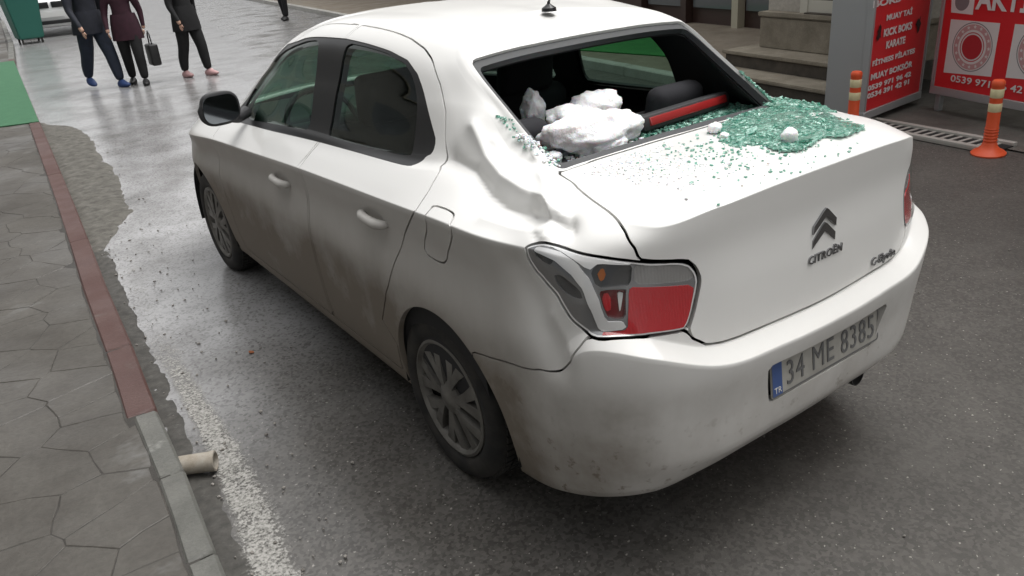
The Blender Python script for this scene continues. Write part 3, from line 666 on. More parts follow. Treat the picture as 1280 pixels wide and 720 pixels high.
PLATE=plate_mat();PLATE_BLUE=mat('plate_blue',(.055,.10,.26),.5);PLATE_INK=mat('plate_ink',(.13,.13,.13),.6)
PY,PZ,TILT=-.899,.551,math.radians(-7)
plate=empty('number_plate',(0,PY,PZ));plate.parent=car;plate.rotation_euler=(TILT,0,0)
def rrect(w,h,r,n=4):
    o=[]
    for cx,cz,a0 in ((w/2-r,h/2-r,0),(-w/2+r,h/2-r,90),(-w/2+r,-h/2+r,180),(w/2-r,-h/2+r,270)):
        for k in range(n+1):
            a=math.radians(a0+90*k/n);o.append((cx+r*math.cos(a),cz+r*math.sin(a)))
    return o
fy=lambda a,b,c:(a,-c,b)
bm=bmesh.new();prism(bm,rrect(.52,.112,.012),0,.003,fy);obj('plate_blank',bm_mesh('plate_blank',bm),PLATE,plate)
bm=bmesh.new();prism(bm,[(-.254,-.05),(-.212,-.05),(-.212,.05),(-.254,.05)],.003,.0042,fy);obj('blue_band',bm_mesh('blue_band',bm),PLATE_BLUE,plate)
bm=bmesh.new();pa,pb_=rrect(.516,.108,.011),rrect(.506,.098,.008)
for k in range(len(pa)):
    j=(k+1)%len(pa);bm.faces.new([bm.verts.new(fy(*p,.0040)) for p in (pa[k],pa[j],pb_[j],pb_[k])])
obj('plate_border',bm_mesh('plate_border',bm),PLATE_INK,plate)
place_text('34 ME 8385',.098,(.022,-.0045,-.002),(0,-1,0),PLATE_INK,plate,extrude=.0008,bold=0.,spacing=1.10).scale=(.84,1.08,1)
place_text('TR',.026,(-.233,-.0052,-.034),(0,-1,0),POSTER_WHITE,plate,extrude=.0004)
# ---- aerial, mirrors, exhaust
pa_=at(686,8,x=0.);q_=pa_
def spine_z(y): return float(np.interp(-y,-ST[:,16,1],ST[:,16,2]))
bm=bmesh.new();ya=float(pa_[1]);za=spine_z(ya)
lathe(bm,[(.028,-.004),(.026,.008),(.014,.016),(.006,.022),(.005,.03)],20,'Z',(0,ya,za));tube(bm,[(0,ya,za+.02),(0,ya-.05,za+.17),(0,ya-.06,za+.20)],[.0045,.003,.003],8)
obj('aerial',bm_mesh('aerial',bm,True,40),BLACK,car)
def mirror(sx):
    bm=bmesh.new();bmesh.ops.create_uvsphere(bm,u_segments=24,v_segments=14,radius=1)
    for v in bm.verts:
        c=v.co;px=math.copysign(abs(c.x)**.7,c.x);pz=math.copysign(abs(c.z)**.75,c.z);y=c.y
        y=y*.085 if y>0 else y*.012
        v.co=Vector((px*.100*(1-.18*(pz>0)*max(0,px*sx)),y,pz*.078))
    mo=obj('mirror_housing',bm_mesh('mirror_housing',bm,True),PLASTIC,car);mo.location=(sx*.865,1.76,1.105);mo.rotation_euler=(0,0,-sx*.12)
    bm=bmesh.new();prism(bm,rrect(.168,.125,.045,6),.0,.004,lambda a,b,c:(a,-.012-c,b));obj('mirror_glass',bm_mesh('mirror_glass',bm),mat('mirror_glass',(.25,.27,.29),.08,1.),mo)
    bm=bmesh.new();tube(bm,[(-sx*.05,.03,-.05),(-sx*.10,.06,-.07),(-sx*.17,.11,-.06)],[.03,.026,.03],10);obj('mirror_arm',bm_mesh('mirror_arm',bm,True),PLASTIC,mo)
mirror(-1);mirror(1)
bm=bmesh.new();lathe(bm,[(.03,.0),(.034,-.0),(.034,.2),(.03,.2)],20,'Y',(.36,-.80,.27));obj('exhaust_tip',bm_mesh('exhaust_tip',bm,True,40),STEEL_D,car)
# ---- interior
def seat(x,y,front=True):
    s=empty('seat',(x,y,.28));s.parent=car
    box('seat_cushion',(0,.12,.14),(.50,.50,.16),SEAT,s,None,.05,3)
    box('seat_back',(0,-.16,.46),(.50,.13,.66),SEAT,s,Matrix.Rotation(math.radians(14),3,'X'),.05,3)
    bm=bmesh.new();add_box(bm,(0,-.27,.875),(.29,.10,.21),Matrix.Rotation(math.radians(8),3,'X'),.035,3);obj('headrest',bm_mesh('headrest',bm,True,60),SEAT,s)
    for dx in (-.07,.07):
        bm=bmesh.new();tube(bm,[(dx,-.24,.72),(dx,-.26,.83)],.006,8);obj('headrest_post',bm_mesh('headrest_post',bm,True),CHROME,s)
seat(-.36,1.28);seat(.36,1.28)
rs=empty('rear_bench',(0,.30,.30));rs.parent=car
box('seat_cushion',(0,.22,.13),(1.22,.5,.18),SEAT,rs,None,.05,3)
box('seat_back',(0,-.10,.47),(1.24,.14,.62),SEAT,rs,Matrix.Rotation(math.radians(18),3,'X'),.05,3)
for dx in (-.38,.38):
    bm=bmesh.new();add_box(bm,(dx,-.22,.80),(.26,.10,.15),Matrix.Rotation(math.radians(10),3,'X'),.045,4);obj('headrest',bm_mesh('headrest',bm,True,60),SEAT,rs)
box('dashboard',(0,2.12,.86),(1.3,.42,.26),PLASTIC,car,Matrix.Rotation(math.radians(8),3,'X'),.07,3)
bm=bmesh.new()
R_=Matrix.Rotation(math.radians(62),3,'X')
ring=[Vector((-.36,1.80,.93))+R_@Vector((.185*math.cos(2*math.pi*k/36),.185*math.sin(2*math.pi*k/36),0)) for k in range(37)]
tube(bm,ring,.015,8,False);add_box(bm,(-.36,1.80,.93),(.34,.05,.03),R_,.012);add_box(bm,(-.36,1.80,.93),(.12,.12,.04),R_,.015)
obj('steering_wheel',bm_mesh('steering_wheel',bm,True,40),PLASTIC,car)
bm=bmesh.new();prism(bm,[(-.60,-.30),(-.50,-.385),(.50,-.385),(.60,-.30),(.58,.16),(-.58,.16)],1.055,1.075);obj('parcel_shelf',bm_mesh('parcel_shelf',bm),TRIM_IN,car)
box('inner_floor',(0,1.0,.36),(1.3,2.6,.04),TRIM_IN,car)
bm=bmesh.new();tube(bm,[(.04,1.72,1.36),(.0,1.66,1.40)],.008);add_box(bm,(.0,1.62,1.34),(.20,.03,.06),None,.012);obj('rear_view_mirror',bm_mesh('rear_view_mirror',bm,True,40),PLASTIC,car)
bb=mat('brake_bar_red',(.33,.022,.022),.25,0,Coat_Weight=.6)
pA,pB=at(805,158,z=1.10),at(900,128,z=1.10);ang=math.atan2(pB[1]-pA[1],pB[0]-pA[0]);mid=(pA+pB)/2;ln=float(np.linalg.norm((pB-pA)[:2]))
hb=empty('high_brake_light',(mid[0],mid[1],1.078),ang);hb.parent=car
box('lamp_base',(0,.015,.028),(ln+.06,.085,.055),PLASTIC,hb,Matrix.Rotation(math.radians(-12),3,'X'),.014,2);box('red_bar',(0,-.026,.040),(ln,.012,.030),bb,hb,Matrix.Rotation(math.radians(-20),3,'X'),.005,2)
# ---------------------------------------------------------------- street
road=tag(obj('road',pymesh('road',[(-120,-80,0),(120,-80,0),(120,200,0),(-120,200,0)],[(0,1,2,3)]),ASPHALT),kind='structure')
KO=np.array([(-1.95,-6.),(-1.76,-2.2),(-1.63,.05),(-1.59,.56),(-1.57,1.05),(-1.53,1.57),(-1.48,2.48),(-1.39,3.74),(-1.29,5.25),(-1.07,8.77),(-.56,16.8),(-.05,22.5),(.6,32.),(1.9,52.)])
def kx(y): return float(np.interp(y,KO[:,1],KO[:,0]))
def rough_block(bm,quad,z0,z1,bev=.006,seed=0,sag=.003):
    r=random.Random(seed);b2=bmesh.new();lo=[b2.verts.new((x+r.uniform(-1,1)*.0015,y+r.uniform(-1,1)*.002,z0)) for x,y in quad];dz=[r.uniform(-sag,sag) for _ in quad];hi=[b2.verts.new((x+r.uniform(-1,1)*.0015,y+r.uniform(-1,1)*.002,z1+d)) for (x,y),d in zip(quad,dz)]
    n=len(quad);b2.faces.new(hi);b2.faces.new(lo[::-1])
    for i in range(n): b2.faces.new((lo[i],lo[(i+1)%n],hi[(i+1)%n],hi[i]))
    bmesh.ops.recalc_face_normals(b2,faces=b2.faces)
    bmesh.ops.bevel(b2,geom=[e for e in b2.edges if all(v in hi for v in e.verts)]+[e for e in b2.edges if (e.verts[0] in hi)!=(e.verts[1] in hi)],offset=bev,segments=1,affect='EDGES')
    t=bpy.data.meshes.new('t');b2.to_mesh(t);b2.free();bm.from_mesh(t);bpy.data.meshes.remove(t)
from mathutils import noise as mnoise
# pavement bed (mortar) with separate stamped stones on it
ys=np.concatenate([np.linspace(-6,10,33),np.linspace(12,52,12)])
V=[];F=[]
for i,y in enumerate(ys): V+=[(kx(y)-.05,y,.1152),(-9.,y,.1152)]
for i in range(len(ys)-1): F.append((2*i,2*i+2,2*i+3,2*i+1)[::-1])
pav=tag(obj('pavement',pymesh('pavement',V,F),GROUT),kind='structure')
rj=random.Random(11);seeds=[];yr=-1.6
while yr<13.2:
    sy=.20 if yr<5 else .36;xr=kx(yr)+.12
    while xr>-3.9:
        seeds.append((xr+rj.uniform(-.10,.10),yr+rj.uniform(-.085,.085)*sy/.20));xr-=rj.uniform(.26,.42)
    yr+=sy
def clip_half(poly,p,n):
    out=[]
    for a,b in zip(poly,poly[1:]+poly[:1]):
        da=(a[0]-p[0])*n[0]+(a[1]-p[1])*n[1];db=(b[0]-p[0])*n[0]+(b[1]-p[1])*n[1]
        if da<=0: out.append(a)
        if da*db<0: t=da/(da-db);out.append((a[0]+t*(b[0]-a[0]),a[1]+t*(b[1]-a[1])))
    return out
for i_,sd0 in enumerate(seeds):
    if sd0[1]<-1.4 or sd0[1]>12.0 or sd0[0]<(-3.2 if sd0[1]<3 else -2.9): continue
    poly=[(sd0[0]-1,sd0[1]-1),(sd0[0]+1,sd0[1]-1),(sd0[0]+1,sd0[1]+1),(sd0[0]-1,sd0[1]+1)]
    for o_ in seeds:
        dx,dy=o_[0]-sd0[0],o_[1]-sd0[1];dd=math.hypot(dx,dy)
        if 0<dd<1.6: poly=clip_half(poly,(sd0[0]+dx/2-dx/dd*.0011,sd0[1]+dy/2-dy/dd*.0011),(dx/dd,dy/dd))
    kw=.122 if sd0[1]>1.0 else .094;xe=kx(sd0[1])-kw;sl_k=(kx(sd0[1]+.2)-kx(sd0[1]-.2))/.4
    poly=clip_half(poly,(xe,sd0[1]),(1/math.hypot(1,sl_k),-sl_k/math.hypot(1,sl_k)))
    if len(poly)<3: continue
    ar=abs(sum(a[0]*b[1]-b[0]*a[1] for a,b in zip(poly,poly[1:]+poly[:1])))/2
    if ar<.004: continue
    pl=[]
    for a,b in zip(poly,poly[1:]+poly[:1]):            # waver the joints a little
        L_=math.hypot(b[0]-a[0],b[1]-a[1]);n_=max(1,int(L_/.07))
        for q in range(n_):
            t=q/n_;px,py=a[0]+t*(b[0]-a[0]),a[1]+t*(b[1]-a[1]);pl.append((px+.012*mnoise.noise((px*7,py*7,2)),py+.012*mnoise.noise((px*7,py*7,8))))
    bm=bmesh.new();rough_block(bm,pl,.09,.1170+rj.uniform(-.0012,.0012),.0025,rj.random(),.0008);obj('paving_stone',bm_mesh('paving_stone',bm),PAVER,pav)
far=[(kx(y)-.128,y,.117) for y in (12.6,20,30,52)];obj('far_pavement_slab',pymesh('far_pavement_slab',far+[(-9,y,.117) for y in (52,30,20,12.6)],[tuple(range(8))]),PAVER,pav)
obj('pavement_slab_behind',pymesh('pavement_slab_behind',[(-3.05,-6,.1165),(-9,-6,.1165),(-9,12.6,.1165),(-3.05,12.6,.1165)],[(3,2,1,0)]),PAVER,pav)
kerb=tag(empty('kerb',(0,0,0)),kind='structure')
def kerb_stone(y0,y1,w,mt,dx=0.):
    g=.004;n=3;Y=np.linspace(y0+g,y1-g,n);q=[(kx(y)+dx,y) for y in Y]+[(kx(y)-w+dx,y) for y in Y[::-1]]
    bm=bmesh.new();rough_block(bm,q,-.02,.122,.010,int(y0*100)+3,.003);obj('kerb_stone',bm_mesh('kerb_stone',bm,True,35),mt,kerb)
y=1.03
for L in (.70,1.9,2.2,2.9): kerb_stone(y,y+L,.118,KERB_RED);y+=L
while y<34: kerb_stone(y,y+1.0,.118,KERB_GREY if y>17.5 else KERB_RED);y+=1.0
y=1.03
for k in range(12): kerb_stone(y-.5,y,.088,KERB_GREY,-.004);y-=.5
# mortar patch in the gutter
def inpoly(x,y,P):
    r=False
    for (a,b),(c,d) in zip(P,P[1:]+P[:1]):
        if (b>y)!=(d>y) and x<(c-a)*(y-b)/(d-b)+a: r=not r
    return r
from mathutils import noise as mnoise
def ground_patch(name,poly,step,h,mt,jag=.08,label=None,**k):
    xs=[p[0] for p in poly];ys_=[p[1] for p in poly];nx=int((max(xs)-min(xs))/step[0])+2;ny=int((max(ys_)-min(ys_))/step[1])+2
    pts={};V=[];F=[];P3=np.array([(a,b,0) for a,b in poly]);mg=.09
    nx+=int(2*mg/step[0])+1;ny+=int(2*mg/step[1])+1
    for i in range(nx):
        for j in range(ny):
            x=min(xs)-mg+i*step[0];yv=min(ys_)-mg+j*step[1];q=(x+jag*mnoise.noise((x*4,yv*3,1))+.3*jag*mnoise.noise((x*15,yv*11,4)),yv+jag*2*mnoise.noise((x*4,yv*3,7)))
            sd__=polydist(np.array([[q[0],q[1],0]]),P3,True)[0]*(1 if inpoly(q[0],q[1],poly) else -1)
            if sd__<-.06: continue
            z=min(h*.6,sd__*h*8)+h*(.25+.45*mnoise.noise((x*9,yv*6,3))+.5*mnoise.noise((x*28,yv*22,9)))*min(1,max(0,(sd__+.03)/.05))
            pts[i,j]=len(V);V.append((x,yv,max(z,-.02)))
    for (i,j) in list(pts):
        c=[(i,j),(i+1,j),(i+1,j+1),(i,j+1)]
        if all(p in pts for p in c): F.append([pts[p] for p in c])
    return tag(obj(name,pymesh(name,V,F,True),mt),label,**k)
ground_patch('gutter_patch',[(-1.05,9.6),(-.76,8.9),(-.70,7.9),(-.79,7.05),(-.84,6.0),(-.93,5.0),(-1.0,4.5),(-1.12,4.15),(-1.26,3.85),(-1.40,3.6),(-1.42,3.4),(-1.30,5.25)],(.025,.05),.022,PATCH,.05,kind='structure')
ground_patch('gutter_grit',[(-1.80,-2.2),(-1.66,-2.2),(-1.61,-1.),(-1.56,.05),(-1.51,1.0),(-1.42,2.2),(-1.34,3.3),(-1.34,3.75),(-1.42,3.7),(-1.50,2.48),(-1.56,1.05),(-1.64,.05)],(.018,.03),.008,GRIT,.04,kind='structure')
# worn edge line
V=[];F=[];UV=[];lys=np.linspace(-2.2,3.4,57)
for i,yv in enumerate(lys):
    o=.16+.02*math.sin(yv*2.1)+.02*max(0,yv-1.5);w=.075+.012*math.sin(yv*3.3+1)
    V+=[(kx(yv)+o-w*1.3,yv,.004),(kx(yv)+o+w,yv,.004)]
for i in range(len(lys)-1): F.append((2*i,2*i+1,2*i+3,2*i+2))
me=pymesh('edge_line',V,F);uvl=me.uv_layers.new(name='UVMap')
for lp in me.loops: uvl.data[lp.index].uv=(lp.vertex_index%2,lys[lp.vertex_index//2])
tag(obj('edge_line',me,ROAD_PAINT),kind='structure')
# drain pipe stub through the kerb
pp=tag(empty('drain_pipe',(0,0,0)),'short clay drain pipe sticking out under the grey kerb into the gutter','pipe')
pa1=at(252,575,z=.045);bm=bmesh.new();dx_=Vector((.094,-.05,0)).normalized();c0=Vector((float(pa1[0])-.075,float(pa1[1])+.02,.045))
prof=[(.036,0),(.037,.10),(.039,.13),(.032,.131),(.030,.08)]
rot=Vector((1,0,0)).rotation_difference(dx_).to_matrix();b2=bmesh.new();lathe(b2,prof,24,'X');bmesh.ops.rotate(b2,cent=(0,0,0),matrix=rot,verts=b2.verts);bmesh.ops.translate(b2,vec=c0,verts=b2.verts)
obj('pipe_body',bm_mesh('pipe_body',b2,True,40),concrete('weathered_clay_pipe',(.26,.22,.17),(.40,.37,.32),18,0,.85),pp)
b2=bmesh.new();lathe(b2,[(.0,.05),(.036,.05)],20,'X');bmesh.ops.rotate(b2,cent=(0,0,0),matrix=rot,verts=b2.verts);bmesh.ops.translate(b2,vec=c0,verts=b2.verts);obj('pipe_mouth',bm_mesh('pipe_mouth',b2),LINER,pp)
# green carpet on the pavement
mq=[at(0,74,z=.125),at(19,78,z=.125),at(45.5,153,z=.125),at(0,158,z=.125)]
mp=[(-2.9,17.6),(kx(17.2)-.01,17.2),(kx(8.85)-.005,8.85),(-2.4,9.25)]
bm=bmesh.new();prism(bm,mp,.119,.131);tag(obj('green_mat',bm_mesh('green_mat',bm),GREEN_MAT),'flat green carpet strip laid on the pavement beside the red kerb','carpet')
# ---------------------------------------------------------------- right-hand side: local frame a (up the street), b (away from the road)
FO=np.array([4.83,2.96]);FD=np.array([.158,.9874]);FN=np.array([.9874,-.158])
def fw(a,b,z): p=FO+FD*a+FN*b;return (p[0],p[1],z)
def fbox(name,a,b,z,mt,parent=None,bev=0.):
    bm=bmesh.new();lo=[fw(a[0],b[0],z[0]),fw(a[1],b[0],z[0]),fw(a[1],b[1],z[0]),fw(a[0],b[1],z[0])]
    v=[bm.verts.new(p) for p in lo]+[bm.verts.new((p[0],p[1],z[1])) for p in lo]
    for f in ((0,1,2,3),(7,6,5,4),(0,4,5,1),(1,5,6,2),(2,6,7,3),(3,7,4,0)): bm.faces.new([v[i] for i in f])
    bmesh.ops.recalc_face_normals(bm,faces=bm.faces)
    if bev: bmesh.ops.bevel(bm,geom=list(bm.edges),offset=bev,segments=2,affect='EDGES')
    return obj(name,bm_mesh(name,bm,bev>0,35),mt,parent)
def kr(yv): return 4.20+.155*(yv-.35)
# pavement and its kerb on the far side of the road
TAN=concrete('tan_paving',(.20,.165,.125),(.28,.24,.19),3,.25,.75)
rp=tag(empty('pavement_opposite'),kind='structure')
V=[(kr(y_)+.14,y_,.10) for y_ in (3.3,20,34,60)]+[(kr(60)+30,60,.10),(kr(3.3)+8,3.3,.10)]
obj('paving_sheet',pymesh('paving_sheet',V,[tuple(range(len(V)))[::-1]]),TAN,rp)
y=3.3
KERB_PALE=concrete('pale_kerb_concrete',(.38,.37,.34),(.50,.49,.46),5,.1,.75)
while y<40:
    q=[(kr(y+.004),y+.004),(kr(y+.996),y+.996),(kr(y+.996)+.15,y+.996),(kr(y+.004)+.15,y+.004)];bm=bmesh.new();rough_block(bm,q,-.02,.112,.012,int(y*10));obj('kerb_stone',bm_mesh('kerb_stone',bm,True,35),KERB_PALE,rp);y+=1.0
LOWCON=concrete('damp_concrete_apron',(.085,.08,.072),(.15,.145,.13),3,.35,.75)
V=[(kr(y_)+.05,y_,.012) for y_ in (-8,3.35)]+[(kr(3.35)+6,3.35,.012),(kr(-8)+6,-8,.012)]
tag(obj('concrete_apron',pymesh('concrete_apron',V,[(3,2,1,0)][0:1]),LOWCON),kind='structure')
gm=[at(728,36,z=.113),at(862,36,z=.113),at(862,80,z=.113),at(728,66,z=.113)]
gm=[at(690,34,z=.113),at(852,34,z=.113),at(860,72,z=.113),at(690,60,z=.113)];bm=bmesh.new();prism(bm,[(p[0],p[1]) for p in gm],.104,.116);tag(obj('green_carpet',bm_mesh('green_carpet',bm),GREEN_BRIGHT),'bright green carpet on the opposite pavement seen through the broken rear window','carpet')
# stairs up to a doorway
BW=STUCCO;BROWN=mat('dark_brown_shopfront',(.045,.025,.02),.5)
st=tag(empty('entrance_stairs',fw(0,0,0)),'worn stone entrance stairs below the cream-framed doorway','stairs')
st.location=(0,0,0)
for k in range(2):
    b0=.0+.34*k;z0=.165*k;fbox('riser',(-.95,1.15),(b0,b0+.5),(z0,z0+.13),STONE_D,st,.006);fbox('tread',(-.98,1.18),(b0-.03,b0+.5),(z0+.132,z0+.168),STONE,st,.008)
fbox('stone_block',(-.95,1.0),(.68,1.3),(.33,.66),STONE,st,.012);fbox('sill_slab',(-.97,1.02),(.66,1.3),(.663,.71),STONE,st,.010)
bl=tag(empty('corner_building'),'stuccoed building with a cream-framed glass doorway above stone stairs','building')
fbox('wall',(-.95,-.62),(.80,1.6),(.712,8.5),BW,bl);fbox('wall',(.50,1.0),(.80,1.6),(.712,8.5),BW,bl);fbox('wall',(-.62,.50),(.82,1.6),(2.9,8.5),BW,bl);fbox('wall',(-12,-.95),(1.9,2.4),(2.6,8.5),BW,bl);fbox('basement_shade',(-12,-.95),(1.95,2.2),(.0,2.6),BROWN,bl);fbox('side_wall',(-12,1.0),(1.6,6.),(.0,8.5),BW,bl)  # dark brown panel stands in for the shadowed open basement behind the boards
df=fbox('door_frame',(-.62,-.52),(.76,.86),(.712,2.9),WHITE_FRAME,bl);fbox('jamb',(.40,.50),(.76,.86),(.712,2.9),WHITE_FRAME,df);fbox('bottom_rail',(-.52,.40),(.77,.85),(.712,.84),WHITE_FRAME,df);fbox('top_rail',(-.52,.40),(.77,.85),(2.78,2.9),WHITE_FRAME,df)
fbox('door_pane',(-.52,.40),(.80,.81),(.84,2.78),mat('dark_shop_glass',(.02,.022,.022),.08),bl)
fbox('doormat',(-.5,.38),(.70,.76),(.711,.725),STONE_D,bl)
for a_ in (-11,-8.6,-6.2,-3.8):
    for z_ in (4.2,): w_=fbox('window',(a_,a_+1.3),(1.86,1.89),(z_,z_+1.7),mat('facade_glass',(.03,.035,.04),.1),bl);fbox('window_sill',(a_-.06,a_+1.36),(1.80,1.895),(z_-.08,z_-.005),STONE,w_)
sb=tag(empty('shop_building'),'set-back dark brown shopfront beyond the entrance stairs','building')
BROWN=mat('dark_brown_shopfront',(.045,.025,.02),.5);CREAM=mat('cream_post',(.45,.42,.33),.6)
fbox('wall',(1.0,40),(2.85,4.),(3.2,9.5),BW,sb);fbox('shop_front',(1.0,9.),(2.95,3.1),(.0,3.2),BROWN,sb)
fbox('wall',(9.,40),(2.9,3.1),(.0,3.2),concrete('tan_render',(.22,.18,.14),(.30,.26,.2),1,0,.9),sb)
SHOPG=mat('shop_window_glass',(.12,.13,.14),.06)
a_=1.5
for k in range(4):
    fbox('window',(a_,a_+.95),(2.90,2.94),(.35,2.6),SHOPG,sb);fbox('post',(a_+1.02,a_+1.16),(2.80,2.94),(.0,2.9),CREAM if k in (1,) else BROWN,sb);a_+=1.25
for k in range(6):
    w_=fbox('window',(10+5*k,12.4+5*k),(2.86,2.89),(.6,2.6),SHOPG,sb);fbox('window',(10+5*k,12+5*k),(2.81,2.84),(4.6,6.6),SHOPG,sb)
# planters that stand before the shopfront
# unseen terrace on the camera's side, shaped for the shade and fill it gives
lb=tag(empty('unseen_terrace'),'low grey rendered terrace along the pavement on the near side','building')
GREYR=concrete('grey_render',(.17,.165,.155),(.22,.215,.20),.8,0,.9)
box('wall',(-5.2,4,2.9),(1.2,36,5.8),GREYR,lb)
for k in range(9):
    w_=box('window',(-4.58,-11+3.6*k,1.7),(.05,2.0,1.9),SHOPG,lb);box('window_sill',(-4.55,-11+3.6*k,.70),(.12,2.1,.08),STONE,w_)
    w_=box('window',(-4.58,-11+3.6*k,4.4),(.05,1.3,1.3),SHOPG,lb);box('window_sill',(-4.55,-11+3.6*k,3.70),(.12,1.4,.08),STONE,w_)
# ---------------------------------------------------------------- poster light boxes
def plane_hit(u,v,P,n):
    d=ray(u,v);t=((np.asarray(P)-CAM_POS)@n)/(d@n);return CAM_POS+d*t
def board(name,BL,BR,z0,z1,depth,label,frame_mt=STEEL):
    BL,BR=np.array([BL[0],BL[1],0.]),np.array([BR[0],BR[1],0.]);x=BR-BL;L=np.linalg.norm(x);x/=L;n=np.array([x[1],-x[0],0.])   # n faces the viewer
    o=tag(empty(name,tuple(BL),math.atan2(x[1],x[0])),label,'sign')
    bx=lambda nm,a,b,c,mt,bev=.004:box(nm,((a[0]+a[1])/2,(b[0]+b[1])/2,(c[0]+c[1])/2),(a[1]-a[0],b[1]-b[0],c[1]-c[0]),mt,o,None,bev,1)
    bx('cabinet',(.012,L-.012),(.012,depth),(z0,z1),frame_mt)
    bx('bottom_rail',(0,L),(-.012,.05),(z0-.035,z0+.03),frame_mt);bx('top_rail',(0,L),(-.012,.05),(z1-.03,z1+.03),frame_mt)
    bx('stile',(0,.03),(-.010,.05),(z0+.031,z1-.031),frame_mt);bx('stile',(L-.03,L),(-.010,.05),(z0+.031,z1-.031),frame_mt)
    bx('poster',(.031,L-.031),(.004,.0115),(z0+.031,z1-.031),POSTER_RED,0.)
    for a in (.03,L-.08): bx('foot',(a,a+.05),(depth*.3,depth*.3+.05),(.013,z0+.01),frame_mt)
    return o,BL,x,n,L
def put(o,BL,x,n,me_or_text,u,v,mt,wpx=None,size=None,off=.0,name='lettering',bold=.0015,hpx=None):
    P0_=BL+n*0.0;p=plane_hit(u,v,P0_-n*.004,n)
    loc=Vector(((p-BL)@x,-.0035-off,p[2]));dist=np.linalg.norm(p-CAM_POS)
    if isinstance(me_or_text,str):
        me=text_mesh(me_or_text,.1,.0006,bold=bold);t=obj(name,me,mt,o)
        w=max(v_.co.x for v_ in me.vertices)-min(v_.co.x for v_ in me.vertices);h=max(v_.co.y for v_ in me.vertices)-min(v_.co.y for v_ in me.vertices)
        # metres per pixel along the board
        q=plane_hit(u+1,v,P0_-n*.004,n);mpx=abs((q-p)@x) if abs((q-p)@x)>1e-6 else .01
        sx=wpx*mpx/w;q2=plane_hit(u,v+1,P0_-n*.004,n);sy=hpx*abs(q2[2]-p[2])/h
        t.rotation_euler=(math.pi/2,0,0);t.location=loc;t.scale=(sx,sy,1)
    else: t=obj(name,me_or_text,mt,o);t.location=loc
    return t,p
b1L,b1R=at(1078,147,z=.09),at(1150,119,z=.09)
print('sign1',b1L,b1R)
S1=board('martial_arts_sign',b1L,b1R,.10,2.05,.36,'narrow red poster light box listing sports classes beside the stairs')
for s,u,v,w,h in (('BOKS',1108,2,34,9),('MUAY TAİ',1123.5,18.5,31,9.5),('KICK BOKS',1121.5,37,34,9.5),('KARATE',1118.6,53.5,23,9),('FİTNESS PİLATES',1116.7,71.5,51,8.5),('MUAY BOKSÖR',1113.8,88.5,50,9),('0539 971 96 42',1111.5,101.5,52,6.5),('0534 391 42 91',1110.5,111,50,6.5)):
    put(*S1[:4],s,u,v,POSTER_WHITE,w,hpx=h,bold=.004)
INK=mat('black_silhouette_print',(.03,.012,.012),.4)
for u,v in ((1098,42),(1147,30)):                     # small dark fighter silhouettes
    me=text_mesh('●',.05) if False else None
    bm=bmesh.new();r_=random.Random(int(u));pl=[(.035*(1+.5*r_.uniform(-1,1))*math.cos(a),.06*(1+.45*r_.uniform(-1,1))*math.sin(a)) for a in np.linspace(0,2*math.pi,13)[:-1]]
    prism(bm,pl,0,.001,lambda a,b,c:(a,-c,b));put(*S1[:4],bm_mesh('silhouette',bm),u,v,INK,name='silhouette')
b2L,b2R=at(1163,111,z=.20),at(1280,133,z=.20)
print('sign2',b2L,b2R)
b2R=b2L+(b2R-b2L)*1.7
S2=board('club_sign',b2L,b2R,.20,2.1,.12,'wide red poster board with round emblems beside the narrow poster box',STEEL)
def quad_on(S,px,mt,name,off):
    o,BL,x,n,L=S;pts=[plane_hit(u,v,BL-n*.004,n) for u,v in px];q=[((p-BL)@x,p[2]) for p in pts];bm=bmesh.new();prism(bm,q,.0,.0012,lambda a,b,c:(a,.0035-off-c,b));return obj(name,bm_mesh(name,bm),mt,o)
def disc(S,u,v,r,mt,name,off,r0=0.):
    o,BL,x,n,L=S;p=plane_hit(u,v,BL-n*.004,n);bm=bmesh.new()
    lathe(bm,[(r0,0),(r,0)],40,'Y',((p-BL)@x,.0035-off,p[2]));return obj(name,bm_mesh(name,bm),mt,o)
quad_on(S2,[(1189,24),(1250.5,29),(1239,96),(1179.5,90.5)],POSTER_WHITE,'white_square',0);quad_on(S2,[(1269,30),(1335,35),(1325,103),(1257,97)],POSTER_WHITE,'white_square',0)
quad_on(S2,[(1191,-30),(1222,-28),(1216,18.5),(1189,15.5)],POSTER_WHITE,'white_square',0)
EMB_RED=mat('emblem_red',(.45,.03,.04),.4);EMB_PINK=mat('emblem_pink',(.55,.33,.33),.4)
dS=np.linalg.norm(plane_hit(1215,59,S2[1],S2[3])-CAM_POS);mp_=dS/FPX
for cu,cv in ((1215,59),(1300,66)):
    disc(S2,cu,cv,25*mp_,POSTER_GREY,'emblem_ring',.0018,24*mp_);disc(S2,cu,cv,23*mp_,EMB_PINK,'emblem_ring',.0018,17.5*mp_);disc(S2,cu,cv,12.5*mp_,EMB_RED,'emblem_disc',.0018)
    disc(S2,cu,cv,15*mp_,EMB_RED,'emblem_ring',.0018,14*mp_)
    for k in range(16):
        a=2*math.pi*k/16;o,BL,x,n,L=S2;p=plane_hit(cu,cv,BL,n);bm=bmesh.new();st5=[((2.2 if j%2==0 else .9)*mp_*math.cos(math.pi*j/5+math.pi/2)+20.3*mp_*math.cos(a),(2.2 if j%2==0 else .9)*mp_*math.sin(math.pi*j/5+math.pi/2)+20.3*mp_*math.sin(a)) for j in range(10)]
        X0=(p-BL)@x;prism(bm,st5,0,.0008,lambda q,r,c:(X0+q,.0008-c,p[2]+r));obj('emblem_star',bm_mesh('emblem_star',bm),POSTER_WHITE,o)
disc(S2,1203,2,9*mp_,POSTER_GREY,'emblem_disc',.0018)
put(*S2[:4],'AKTİF',1262,2,POSTER_WHITE,84,hpx=38,bold=.003);put(*S2[:4],'0539 971 96 42',1232,105,POSTER_WHITE,92,hpx=9)
